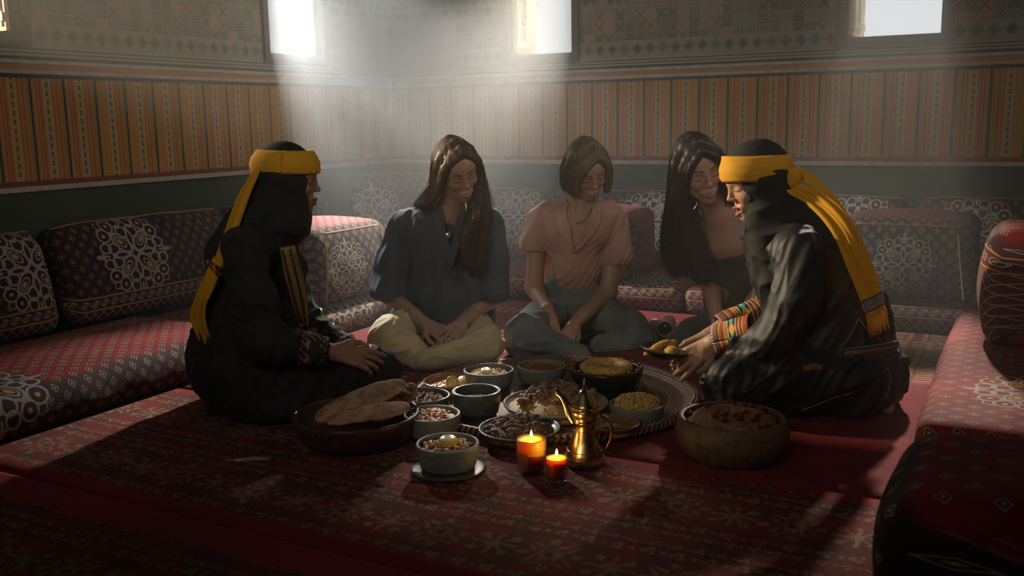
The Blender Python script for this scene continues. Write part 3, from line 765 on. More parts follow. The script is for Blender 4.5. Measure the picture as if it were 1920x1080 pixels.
# orange dish
c, r = bowl(1150, 790, 104, .030, 'brown glazed dish of orange sauce right of the coffee pot', m_terra, base=.5)
food('orange_sauce', c, r*.80, .004, TZ+.016, m_oran, 'orange sauce in the brown glazed dish', 'food', 12, 0, lump=.001)
for k, (dx, dy, rr) in enumerate(((-.022, .004, .016), (-.005, -.012, .014), (-.028, -.012, .011))):
    o = MB().tube([(rr*math.cos(a), rr*math.sin(a), .002*math.sin(3*a)) for a in np.linspace(0, 6.283, 19)[:-1]], .0036, 8, closed=True).build('onion_ring', m_onion, loc=(c[0]+dx, c[1]+dy, TZ+.025+.002*k)); tag(o, ('largest pale onion ring lying in the orange sauce', 'pale onion ring nearest the orange half of the sauce', 'smallest pale onion ring in the orange sauce, nearest the coffee pot')[k], 'onion ring', 'onion rings in the orange sauce')
# spoon
p0 = fl(1047, 705, TZ+.05); p1 = fl(1072, 690, .10)
b = MB().tube([fl(1045, 707, TZ+.012), fl(1058, 698, .055), fl(1070, 690, .085)], [.0022, .0022, .003], 6); b.ball(fl(1043, 709, TZ+.010), (.014, .010, .0035), 12, 6)
o = b.build('spoon', m_sil); tag(o, 'metal spoon leaning between the stew bowl and the beaded bowl', 'spoon')
# clay pot on the right
c, r = bowl(1373, 779, 203, .115, 'large clay pot of date pudding in front of the bent woman in black', m_clay, z0=.0145, name='clay_pot', base=.88, th=.012, belly=.016, cat='pot')
t = food('date_pudding', c, r-.014, .036, .104, m_pud, 'brown pudding ring strewn with dates in the clay pot', 'food', 13, 120, .006, m_pud, hole=.022, lump=.004, inner=.45)
proto = None; m_date = plain('glossy date', (.14, .025, .012), .12, var=.3)
for k in range(22):
    a = rng.uniform(0, 6.28); q = rng.uniform(.5, .95)
    if k >= 18: q = .3
    p = (c[0]+(r-.014)*q*math.cos(a), c[1]+(r-.014)*q*math.sin(a), .104+.036*math.sin(math.pi*min(1, q*.93+.07))**.8+.007)
    if proto is None: o = proto = MB().ball((0, 0, 0), (.0135, .0075, .0068), 12, 8, None, .05).build('date', m_date, loc=p)
    else: o = proto.copy(); COL.objects.link(o); o.location = p
    o.rotation_euler = (0, rng.uniform(-.3, .3), rng.uniform(0, 6)); tag(o, 'shiny dark date on the brown pudding in the clay pot', 'date', 'dates on the pudding')
# wooden bowl with flatbreads
c, r = bowl(668, 772, 246, .085, 'dark wooden bowl holding three flatbreads in front of the kneeling woman', m_wood, z0=.0145, base=.62, th=.01, name='wooden_bowl')
m_bread = cmix('baked flatbread', [(.30, .16, .085), (.40, .24, .13), (.50, .32, .19)], 26., .8, .5)
m_bread2 = cmix('rosy baked flatbread', [(.36, .17, .10), (.46, .24, .15), (.54, .31, .21)], 26., .8, .5)
def flatbread(P0, P1, w, t, label, mat, seed, roll=0.):
    P0 = Vector(P0); P1 = Vector(P1); L = (P1-P0).length; ax = (P1-P0).normalized(); rs = np.random.default_rng(seed); ph = rs.uniform(0, 6, 6)
    V = []; F = []; nx, nk = 40, 28
    for i in range(nx+1):
        s = i/nx; e = (1-abs(2*s-1)**3.4)**.5
        for k in range(nk):
            a = 2*math.pi*k/nk; ca, sa = math.cos(a), math.sin(a)
            y = w/2*e*(abs(ca)**.7*math.copysign(1, ca))*(1+.05*math.sin(9*s+ph[0])); z = t/2*max(.25, e)*(abs(sa)**.8*math.copysign(1, sa))
            z += .0012*math.sin(26*s+ph[1]+y*60)*(1 if sa > 0 else .3)+.0008*math.sin(61*s+ph[2]+y*150)+.004*math.sin(3*s+ph[3])
            V.append((L*s, y, z))
    for i in range(nx):
        for k in range(nk): F.append((i*nk+k, i*nk+(k+1) % nk, (i+1)*nk+(k+1) % nk, (i+1)*nk+k))
    F.append(tuple(range(nk-1, -1, -1))); F.append(tuple(nx*nk+k for k in range(nk)))
    o = mobj('flatbread', V, F, mat); q = ax.to_track_quat('X', 'Z'); o.rotation_mode = 'QUATERNION'
    from mathutils import Quaternion
    o.rotation_quaternion = q @ Quaternion((1, 0, 0), roll); o.location = P0; tag(o, label, 'flatbread', None); return o
flatbread(at(590, 785, c[1]-.06), at(762, 718, c[1]+.02), .088, .022, 'long flatbread lying highest across the wooden bowl', m_bread, 1, .45)
flatbread(at(612, 790, c[1]-.11), at(770, 762, c[1]-.13), .075, .018, 'flatbread lying lowest and nearest in the wooden bowl', m_bread2, 2, .35)
flatbread(at(700, 790, c[1]+.07), at(782, 722, c[1]+.10), .075, .018, 'rosy flatbread tucked behind the other two in the wooden bowl', m_bread2, 3, .5)

# coffee pot
brass = plain('worn brass', (.55, .38, .20), .28, var=.25, scale=40, bump=.15, metal=1.)
pc = fl(1096, 872, .013)
t = empty('coffee_pot', (pc[0], pc[1], .0145), 0, 'brass coffee pot with a curved spout standing before the tray', 'coffee pot'); t.scale = (1.14, 1.14, 1.14)
pr = [(0, 0), (.040, 0), (.046, .006), (.048, .018), (.044, .034), (.034, .058), (.0265, .082), (.0245, .100), (.0255, .104), (.0285, .107), (.0285, .111), (.0265, .114), (.031, .124), (.034, .134), (.032, .142), (.0, .142)]
MB().lathe(pr, 40).build('body', brass, t)
b = MB().lathe([(.0335, .1425), (.035, .146), (.030, .154), (.022, .166), (.014, .178), (.009, .186), (.0, .186)], 32); b.build('lid', brass, t)
b = MB().lathe([(.003, .184), (.006, .189), (.003, .193), (.0055, .198), (.0025, .203), (.0018, .212), (0, .216)], 16).build('finial', brass, t)
sp = catmull([(-.022, 0, .108), (-.034, 0, .128), (-.041, .0, .150), (-.052, .0, .172), (-.066, 0, .183), (-.070, 0, .180)], 22)
b = MB().tube(sp, list(np.linspace(.016, .006, 22)), 12, flat=.7); b.build('spout', plain('worn dark brass', (.40, .33, .27), .3, metal=1.), t)
hp = catmull([(.024, 0, .118), (.040, .0, .122), (.060, 0, .108), (.066, 0, .080), (.058, 0, .050), (.045, 0, .030)], 30)
MB().tube(hp, list(np.linspace(.0062, .0032, 30)), 10, flat=.6).build('handle', brass, t)
for z in (.024, .040, .0885):
    b = MB(); b.tube([((np.interp(z, [.018, .034, .058, .082, .1], [.048, .044, .034, .0265, .0245])+.0006)*math.cos(a), (np.interp(z, [.018, .034, .058, .082, .1], [.048, .044, .034, .0265, .0245])+.0006)*math.sin(a), z) for a in np.linspace(0, 6.283, 37)[:-1]], .0012, 5, closed=True); b.build('engraved_ring', brass, t)
b = MB()
for k in range(24):
    a = k/24*6.283; b.ball((.0335*math.cos(a), .0335*math.sin(a), .1455), .0026, 6, 4)
o = b.build('beading', brass, t); o['kind'] = 'stuff'

# candles
m_gl = bpy.data.materials.new('thin tumbler glass'); m_gl.use_nodes = True; _t = m_gl.node_tree; _n = _t.nodes; _n.remove(_n['Principled BSDF'])
_a = _n.new('ShaderNodeBsdfTransparent'); _b = _n.new('ShaderNodeBsdfGlossy'); _b.inputs['Roughness'].default_value = .05; _c = _n.new('ShaderNodeMixShader'); _d = _n.new('ShaderNodeLayerWeight'); _d.inputs[0].default_value = .12
_t.links.new(_d.outputs[1], _c.inputs[0]); _t.links.new(_a.outputs[0], _c.inputs[1]); _t.links.new(_b.outputs[0], _c.inputs[2]); _t.links.new(_c.outputs[0], _n['Material Output'].inputs[0])
m_wax = plain('yellow candle wax', (.80, .38, .045), .45, Subsurface_Weight=.0)
def wax_mat():
    def f():
        x, y, z = coords()
        n = noise(18., 2.); c = mix((z-.052+(n-.5)*.04) > 0., (.50, .06, .02), (.95, .55, .05)); c = mix(soft(xabs(x+.022)+(n-.5)*.01, .008, .014)*(z < .06), c, (.75, .33, .03))
        return c
    m_ = material('two tone candle wax', f, .35); p = m_.node_tree.nodes['Principled BSDF']
    p.inputs['Subsurface Weight'].default_value = .9; p.inputs['Subsurface Radius'].default_value = (.05, .018, .004); p.inputs['Subsurface Scale'].default_value = 1.
    return m_
m_flame = bpy.data.materials.new('candle flame'); m_flame.use_nodes = True; X.nt = m_flame.node_tree
em = m_flame.node_tree.nodes.new('ShaderNodeEmission'); em.inputs[0].default_value = (1, .72, .38, 1); em.inputs[1].default_value = 4.; m_flame.node_tree.links.new(em.outputs[0], m_flame.node_tree.nodes['Material Output'].inputs[0])
m_wick = plain('burnt wick', (.02, .015, .01), .9); mw = wax_mat()
def candle(px, py, wpx, hpx, label):
    c = fl(px, py, .014); r = wpx*c[1]/FPX/2; h = hpx*c[1]/FPX
    t = empty('candle', (c[0], c[1], .0145), 0, label, 'candle')
    g = MB().lathe([(0, 0), (r*.86, 0), (r*.90, .003), (r, h), (r-.0012, h+.001), (r-.0028, h-.001), (r*.90-.0028, .010), (0, .009)], 40); g.build('glass', m_gl, t)
    wz = h*.80
    MB().lathe([(0, .0115), (r*.90-.0045, .0115), (r*.98-.0045, wz-.003), (r*.95-.004, wz), (r*.3, wz-.002), (0, wz-.003)], 36).build('wax', mw, t)
    MB().tube([(0, 0, wz-.004), (0, 0, wz+.004), (.001, 0, wz+.007)], .0007, 5).build('wick', m_wick, t)
    MB().lathe([(0, 0), (.0022, .0015), (.0036, .006), (.0034, .010), (.002, .0155), (.0006, .020), (0, .0215)], 14, c=(.0003, 0, wz+.003)).build('flame', m_flame, t)
    l = bpy.data.lights.new('candle_light', 'POINT'); l.energy = .60; l.color = (1, .60, .20); l.shadow_soft_size = .005
    o = bpy.data.objects.new('candle_light', l); COL.objects.link(o); o.parent = t; o.location = (0, 0, wz+.016)
candle(997, 884, 66, 84, 'larger burning yellow candle in a glass, left of the other')
candle(1044, 903, 50, 62, 'smaller burning yellow candle in a glass before the coffee pot')
# thermos jug and glass behind the kneeling woman
c = at(588, 640, 3.75)
t = empty('thermos_jug', (c[0], c[1], .011), 0, 'grey metal jug standing behind the kneeling woman in black', 'jug')
b = MB().lathe([(0, 0), (.05, 0), (.053, .01), (.053, .13), (.047, .155), (.040, .17), (.038, .20), (0, .20)], 32).build('body', plain('grey enamel metal', (.16, .18, .16), .3, metal=.6), t)
MB().lathe([(.0, .201), (.041, .201), (.043, .208), (.036, .216), (.012, .219), (.008, .228), (0, .230)], 28).build('lid', m_sil, t)
MB().tube(catmull([(.050, 0, .15), (.080, 0, .15), (.088, 0, .12), (.083, 0, .05), (.053, 0, .03)], 18), .006, 8, flat=.6).build('handle', plain('grey enamel metal', (.16, .18, .16), .3, metal=.6), t)
# tumbler lying on its side behind the pink shirt
c = at(1250, 606, 4.15)
t = empty('tumbler', (c[0], c[1], .044), 0, 'beige metal tumbler lying on the red rug behind the jeans', 'tumbler'); t.rotation_euler = (math.pi/2, 0, -.30)
MB().lathe([(.030, -.075), (.0345, -.07), (.0345, .06), (.033, .064), (.0315, .06), (.0315, -.066), (.026, -.07)], 28).build('body', plain('beige lacquered metal', (.62, .46, .36), .35), t)
MB().lathe([(0, .045), (.0312, .045), (.0312, .052), (0, .052)], 24).build('base_disc', m_black, t)
# ---------------------------------------------------------------- implicit surfaces (bodies, clothes, hair)
class Vol:
    def __init__(s, h=.005): s.h = h; s.ops = []
    def cone(s, a, b, ra, rb=None, k=.02, sub=False):
        a = np.asarray(a, float); b = np.asarray(b, float); rb = ra if rb is None else rb; r = max(ra, rb)
        s.ops.append(('c', np.minimum(a, b)-r, np.maximum(a, b)+r, k, sub, (a, b, ra, rb))); return s
    def chain(s, P, R, k=.02):
        for i in range(len(P)-1): s.cone(P[i], P[i+1], R[i], R[i+1], k if i == 0 else min(k, .03))
        return s
    def ell(s, c, r, M=None, k=.02, sub=False):
        c = np.asarray(c, float); r = np.asarray(r, float); q = r.max()
        M = np.eye(3) if M is None else np.asarray(M, float)      # columns = local axes
        e = np.sqrt(((M*r[None, :])**2).sum(1))
        s.ops.append(('e', c-e, c+e, k, sub, (c, r, M))); return s
    def mesh(s, smooth=1):
        h = s.h; lo = np.min([o[1] for o in s.ops if not o[4]], 0)-.03; hi = np.max([o[2] for o in s.ops if not o[4]], 0)+.03
        n = np.ceil((hi-lo)/h).astype(int)+1; D = np.full(n, .1, np.float32)
        ax = [(lo[i]+h*np.arange(n[i])).astype(np.float32) for i in range(3)]
        for kind, bl, bh, k, sub, a in s.ops:
            m_ = k+3*h; i0 = np.clip(np.floor((bl-m_-lo)/h).astype(int), 0, n-1); i1 = np.clip(np.ceil((bh+m_-lo)/h).astype(int)+1, 1, n)
            if (i1 <= i0).any(): continue
            x = ax[0][i0[0]:i1[0], None, None]; y = ax[1][None, i0[1]:i1[1], None]; z = ax[2][None, None, i0[2]:i1[2]]
            if kind == 'c':
                p, q, ra, rb = a; ab = q-p; L = max(float(ab@ab), 1e-9)
                px, py, pz = x-np.float32(p[0]), y-np.float32(p[1]), z-np.float32(p[2])
                t = np.clip((px*np.float32(ab[0])+py*np.float32(ab[1])+pz*np.float32(ab[2]))/np.float32(L), 0, 1)
                d = np.sqrt((px-t*np.float32(ab[0]))**2+(py-t*np.float32(ab[1]))**2+(pz-t*np.float32(ab[2]))**2)-(np.float32(ra)+t*np.float32(rb-ra))
            else:
                c, r, M = a; px, py, pz = x-np.float32(c[0]), y-np.float32(c[1]), z-np.float32(c[2])
                k0 = 0; k1 = 0
                for j in range(3):
                    u = (px*np.float32(M[0, j])+py*np.float32(M[1, j])+pz*np.float32(M[2, j]))/np.float32(r[j]); k0 = k0+u*u; k1 = k1+(u/np.float32(r[j]))**2
                k0 = np.sqrt(k0); k1 = np.sqrt(k1)+1e-9; d = k0*(k0-1)/k1
            sl = (slice(i0[0], i1[0]), slice(i0[1], i1[1]), slice(i0[2], i1[2])); o = D[sl]
            if sub:
                d = -d; w = np.maximum(k-np.abs(o-d), 0)/k; D[sl] = np.maximum(o, d)+w*w*k*.25
            else:
                w = np.maximum(k-np.abs(o-d), 0)/k; D[sl] = np.minimum(o, d)-w*w*k*.25
        # surface nets
        S_ = D < 0
        c = [S_[i:n[0]-1+i, j:n[1]-1+j, l:n[2]-1+l] for i in (0, 1) for j in (0, 1) for l in (0, 1)]
        al = c[0].copy(); an = c[0].copy()
        for q in c[1:]: al &= q; an |= q
        I = np.argwhere(an & ~al); del al, an
        idx = np.full((n[0]-1, n[1]-1, n[2]-1), -1, np.int32); idx[I[:, 0], I[:, 1], I[:, 2]] = np.arange(len(I))
        cor = {(i, j, l): D[I[:, 0]+i, I[:, 1]+j, I[:, 2]+l] for i in (0, 1) for j in (0, 1) for l in (0, 1)}
        acc = np.zeros((len(I), 3)); cnt = np.zeros(len(I))
        for axis in range(3):
            for p in (0, 1):
                for q in (0, 1):
                    a = [p, q]; a.insert(axis, 0); b = [p, q]; b.insert(axis, 1)
                    da, db = cor[tuple(a)], cor[tuple(b)]; m_ = (da < 0) != (db < 0); t = np.where(m_, da/np.where(m_, da-db, 1), 0)
                    P = np.zeros((len(I), 3)); P += np.array(a); P[:, axis] = t; acc += P*m_[:, None]; cnt += m_
        V = lo+h*(I+acc/np.maximum(cnt, 1)[:, None])
        F = []
        for axis in range(3):
            sa = [slice(1, n[i]-1) for i in range(3)]; sb = list(sa); sa[axis] = slice(0, n[axis]-1); sb[axis] = slice(1, n[axis])
            A = S_[tuple(sa)]; B = S_[tuple(sb)]; E = np.argwhere(A != B)
            if not len(E): continue
            inside = A[E[:, 0], E[:, 1], E[:, 2]]
            off = np.array([1, 1, 1]); off[axis] = 0; E = E+off
            u, v = [(1, 2), (2, 0), (0, 1)][axis]
            def cell(du, dv): q = E.copy(); q[:, u] -= du; q[:, v] -= dv; return idx[q[:, 0], q[:, 1], q[:, 2]]
            Q = np.stack([cell(1, 1), cell(0, 1), cell(0, 0), cell(1, 0)], 1); Q[~inside] = Q[~inside][:, ::-1]
            F.append(Q)
        F = np.vstack(F); F = F[(F >= 0).all(1)]
        for _ in range(smooth): V = relax(V, F)
        return V, F
def relax(V, F, w=.5):
    s = np.zeros_like(V); c = np.zeros(len(V))
    for i in range(4):
        a, b = F[:, i], F[:, (i+1) % 4]
        for k in range(3): s[:, k] += np.bincount(a, V[b, k], len(V))+np.bincount(b, V[a, k], len(V))
        c += np.bincount(a, None, len(V))+np.bincount(b, None, len(V))
    return V*(1-w)+w*s/np.maximum(c, 1)[:, None]
def normals(V, F):
    n = np.cross(V[F[:, 2]]-V[F[:, 0]], V[F[:, 3]]-V[F[:, 1]]); N = np.zeros_like(V)
    for i in range(4):
        for k in range(3): N[:, k] += np.bincount(F[:, i], n[:, k], len(V))
    return N/np.maximum(np.linalg.norm(N, axis=1), 1e-12)[:, None]
def wavy(P, seed, f):
    r = np.random.default_rng(seed); o = np.zeros(len(P))
    for i in range(5):
        k = r.normal(size=3); k /= np.linalg.norm(k); q = r.normal(size=3); q /= np.linalg.norm(q)
        o += np.sin(P@k*f*r.uniform(.6, 1.5)+r.uniform(0, 6)+1.6*np.sin(P@q*f*.6+r.uniform(0, 6)))
    return o/3.2
def folds(V, F, amp, f=45, d=(0, 0, 1), squeeze=.25, seed=1, mask=None, sharp=True):
    """cloth folds running along direction d"""
    d = np.asarray(d, float); d = d/np.linalg.norm(d); P = V-np.outer(V@d, d)*(1-squeeze)
    w = wavy(P, seed, f)
    if sharp: w = 1-2*np.abs(w)**.8
    a = amp*w
    if mask is not None: a = a*mask(V)
    return V+normals(V, F)*a[:, None]
def sheet(P, th):
    """grid of points (n, m, 3) -> closed thin cloth mesh"""
    P = np.asarray(P, float); n, m_ = P.shape[:2]
    du = np.gradient(P, axis=0); dv = np.gradient(P, axis=1); N = np.cross(du, dv); N /= np.maximum(np.linalg.norm(N, axis=2), 1e-9)[..., None]
    A = (P+N*th/2).reshape(-1, 3); B = (P-N*th/2).reshape(-1, 3); idx = np.arange(n*m_).reshape(n, m_); k = n*m_
    q = np.stack([idx[:-1, :-1], idx[1:, :-1], idx[1:, 1:], idx[:-1, 1:]], -1).reshape(-1, 4); F = [q, q[:, ::-1]+k]
    for e in (idx[:, 0], idx[-1, :], idx[::-1, -1], idx[0, ::-1]): F.append(np.stack([e[:-1]+k, e[1:]+k, e[1:], e[:-1]], -1))
    uv = np.stack(np.meshgrid(np.linspace(0, 1, n), np.linspace(0, 1, m_), indexing='ij'), -1).reshape(-1, 2)
    return np.vstack([A, B]), np.vstack(F), np.vstack([uv, uv])
def frame(o, f, up):
    f = np.asarray(f, float); f = f/np.linalg.norm(f); up = np.asarray(up, float); x = np.cross(f, up); x /= np.linalg.norm(x); z = np.cross(x, f)
    return np.asarray(o, float), np.stack([x, f, z], 1)          # columns: x (to its right), y forward, z up
class Head:
    """face modelled in a local frame: x sideways, y out of the face, z up; origin between the ears"""
    def __init__(s, o, f, up, sc=1., smile=.5, open_=.0):
        s.o, s.M = frame(o, f, up); s.s = sc; s.smile = smile; s.open = open_
    def p(s, x, y, z): return s.o+s.M@(np.array([x, y, z])*s.s)
    def loc(s, V): return ((V-s.o)@s.M)/s.s
    def e(s, V, c, r, k=.01, sub=False): V.ell(s.p(*c), np.array(r)*s.s, s.M, k*s.s, sub)
    def c(s, V, a, b, ra, rb, k=.01, sub=False): V.cone(s.p(*a), s.p(*b), ra*s.s, rb*s.s, k*s.s, sub)
    def build(s, V, neck):
        e, c = s.e, s.c; sm = s.smile
        e(V, (0, -.016, .032), (.073, .092, .086), .01)
        e(V, (0, .018, -.022), (.057, .066, .080), .03)
        e(V, (0, .052, .035), (.055, .035, .045), .025)                       # forehead
        for i in (-1, 1):
            c(V, (i*.054, .0, -.045), (i*.014, .062, -.094), .013, .012, .025)    # jaw
            e(V, (i*.035, .058+.002*sm, -.028+.004*sm), (.020, .018, .017), .022)   # cheek
            c(V, (i*.012, .080, .018), (i*.042, .068, .021), .0045, .0045, .014)       # brow ridge
            e(V, (i*.073, -.010, -.005), (.008, .017, .028), .006)                  # ear
        e(V, (0, .067, -.096), (.016, .015, .014), .02)                       # chin
        e(V, (0, .073, -.066), (.027, .016, .018), .018)                       # mouth mound
        for i in (-1, 1): e(V, (i*.031, .093, .002), (.018, .014, .011), .012, True)   # sockets
        for i in (-1, 1): e(V, (i*.031, .0655, .000), (.0165, .0150, .0125), .004)       # closed lids
        c(V, (0, .082, .014), (0, .0975, -.023), .0052, .0070, .012)             # nose
        e(V, (0, .0985, -.026), (.0090, .0085, .0075), .007)
        for i in (-1, 1): e(V, (i*.0095, .091, -.030), (.0062, .0075, .0055), .006)
        w = .022+.006*sm; up = .004*sm+.001
        op = s.open
        for i in (-1, 1):
            c(V, (0, .0935, -.0595+op*.3), (i*w, .080, -.062+up), .0046, .0026, .005)
            c(V, (0, .0905, -.0735-op), (i*w, .079, -.0645+up-op*.3), .0056, .0026, .005)
        c(V, (-w*.9, .088, -.066+up*.8-op*.3), (w*.9, .088, -.066+up*.8-op*.3), .0025+op*.4, .0025+op*.4, .003, True)
        V.cone(s.p(0, -.022, -.05), neck, .050*s.s, .054*s.s, .03)
    def paint(s, V, skin, lip=(.30, .06, .05), brow=(.03, .018, .012), teeth=False, lashes=(.012, .008, .006)):
        L = s.loc(V); x, y, z = L.T; ax = np.abs(x); n = len(V); col = np.tile(np.array(skin, float), (n, 1)); front = y > .045
        def put(m_, c_): col[m_] = col[m_]*(1-.9)+np.array(c_)*.9
        g = front & (y > .05) & (ax < .05) & (z < -.01) & (z > -.045); col[g] *= np.array([1.06, .92, .9])
        w = .022+.006*s.smile; up = .004*s.smile+.001; q = np.clip(ax/w, 0, 1)
        zu = -.0595+s.open*.3+(up-.0025)*q; zl = -.0735-s.open+(.009+up+s.open*.7)*q
        put(front & (y > .072) & (ax < w+.001) & (np.abs(z-zu) < .0056-.003*q), lip); put(front & (y > .072) & (ax < w+.001) & (np.abs(z-zl) < .0066-.004*q), lip)
        mid = (zu+zl)/2
        gap = front & (y > .068) & (ax < w*.86) & (np.abs(z-mid) < .0022+s.open*.45)
        put(gap, (.70, .64, .56) if teeth else (.08, .02, .02))
        zb = .0235+.006*np.sin(np.clip((ax-.012)/.036, 0, 1)*2.6); put(front & (ax > .012) & (ax < .048) & (np.abs(z-zb) < .0034*(1.25-(ax-.012)/.05)), brow)
        zl_ = -.0035-.0045*np.sqrt(np.clip(1-((ax-.031)/.0155)**2, 0, 1)); put(front & (np.abs(ax-.031) < .0155) & (np.abs(z-zl_) < .0019), lashes)
        return col
def hand(V, wrist, d, back, side, curl=(.5, .5, .4), s=1., thumb=.5, spread=.06, fl_=None, fore=None):
    """d = direction of the hand, back = normal on the back of the hand, side = +1/-1 which way the thumb lies"""
    d = np.asarray(d, float); d /= np.linalg.norm(d); b = np.asarray(back, float); b = b-d*(b@d); b /= np.linalg.norm(b); t = np.cross(d, b)*side
    w = np.asarray(wrist, float)
    if fore is not None: V.cone(fore, w, .030*s, .0235*s, .01)
    V.cone(w, w+d*.03*s, .021*s, .020*s, .012)
    for j, (o, ln) in enumerate(((.027, .98), (.0095, 1.05), (-.009, 1.0), (-.026, .82))):
        k0 = w+t*o*.5*s+d*.01*s; kn = w+d*(.086-.004*abs(j-1))*s+t*o*s
        V.cone(k0, kn, .0125*s, .0098*s, .010)
        a = 0.; p = kn; dd = d; r = .0090*s
        for q, (seg, cu) in enumerate(zip((.042, .026, .021), curl)):
            a += cu*(1+.08*j) if fl_ is None else cu*fl_[j]
            sp = (1.5-j)*spread
            dd = d*math.cos(a)-b*math.sin(a)+t*sp; dd = dd/np.linalg.norm(dd); e = p+dd*seg*ln*s
            V.cone(p, e, r, r*.90, .004); p = e; r *= .90
    p = w+d*.02*s+t*.020*s; k1 = p+(d*.62+t*.62-b*.25*thumb)*.036*s; k2 = k1+(d*.85+t*.25-b*.45*thumb)*.034*s; k3 = k2+(d*.9-t*.12-b*.45*thumb)*.026*s
    V.cone(p, k1, .0150*s, .0118*s, .012); V.cone(k1, k2, .0112*s, .0098*s, .004); V.cone(k2, k3, .0098*s, .0078*s, .004)
    return V
def join(parts):
    V = []; F = []; Cc = []; b = 0
    for v, f, c in parts: V.append(v); F.append(f+b); Cc.append(c); b += len(v)
    return np.vstack(V), np.vstack(F), np.vstack(Cc)
def skin_mat(name):
    def f():
        n = noise(160., 2.); return {'col': attr('Col'), 'bump': n, 'dist': .0008, 'str': .25}
    return material(name, f, .48, Subsurface_Weight=.12, Subsurface_Radius=(.012, .004, .002), Subsurface_Scale=1.)
m_skin = skin_mat('skin')
def cloth(name, c, rough=.85, weave=700., var=.12, sheen=.0, bump=.35):
    def f():
        n = noise(weave, 2.); n2 = noise(8., 2.)
        return {'col': mix(soft(n2, .3, .7), tuple(q*(1+var) for q in c), tuple(q*(1-var) for q in c)), 'bump': n+noise(60., 2.)*.8, 'dist': .0015, 'str': bump}
    return material(name, f, rough, sheen=sheen)
def attached(name, V, F, mat, par, org, colr=None, uv=None): return mobj(name, np.asarray(V)-np.asarray(org), F, mat, par, colr=colr, uv=uv)
def person(px, py, label):
    o = fl(px, py, 0); o[2] = .012
    return empty('person', tuple(o), 0, label, 'person'), o
def solid(vol, smooth=1, fold=None):
    V, F = vol.mesh(smooth)
    for f in (fold or []): V = folds(V, F, **f)
    return V, F
# hair: a soft mass plus many fine strands following guide curves
def hair_mat(name, c, hi):
    def f():
        q = X.nt.nodes.new('ShaderNodeSeparateColor'); X.nt.links.new(attr('Col'), q.inputs[0]); return {'col': mix(X(q.outputs[0]), c, hi)}
    return material(name, f, .46, Specular_IOR_Level=.35)
def strands(guides, n, seed, r=.0011, jit=.006, npt=16, wav=.003, taper=.3):
    """guides: list of polylines (same order around the head); strands are blended between neighbours"""
    G = [catmull(g, npt) for g in guides]; rs = np.random.default_rng(seed); V = []; F = []; m_ = len(G)-1
    base = np.array([[math.cos(a), math.sin(a)] for a in (0, 2.09, 4.19)])
    for q in range(n):
        t = rs.uniform(0, m_); i = min(int(t), m_-1); f = t-i; P = G[i]*(1-f)+G[i+1]*f
        off = rs.normal(size=3)*jit; ph = rs.uniform(0, 6, 3); s = np.linspace(0, 1, npt)
        end = rs.uniform(.86, 1.03); ss = s*end; Q = np.stack([np.interp(ss, s, P[:, k]) for k in range(3)], 1)
        Q = Q+off*np.clip(.35+s*.9, 0, 1)[:, None]+wav*np.sin(s[:, None]*7*rs.uniform(.6, 1.4)+ph)*s[:, None]
        T = np.gradient(Q, axis=0); T /= np.maximum(np.linalg.norm(T, axis=1), 1e-9)[:, None]
        A = np.cross(T, [0.31, .9, .3]); A /= np.linalg.norm(A, axis=1)[:, None]; B = np.cross(T, A)
        rr = r*rs.uniform(.7, 1.5)*(1-(1-taper)*s**3)
        b = q*npt*3
        R_ = Q[:, None, :]+(A[:, None, :]*base[None, :, :1]+B[:, None, :]*base[None, :, 1:])*rr[:, None, None]
        V.append(R_.reshape(-1, 3)); j = b+np.arange(npt-1)[:, None]*3+np.arange(3)[None]; k = b+np.arange(npt-1)[:, None]*3+(np.arange(3)[None]+1) % 3
        F.append(np.stack([j, k, k+3, j+3], -1).reshape(-1, 4))
    global SCOL
    SCOL = np.repeat(rs.uniform(0, 1, (n, 1))**2.2, npt*3, axis=0)*np.ones((1, 3))
    return np.vstack(V), np.vstack(F)
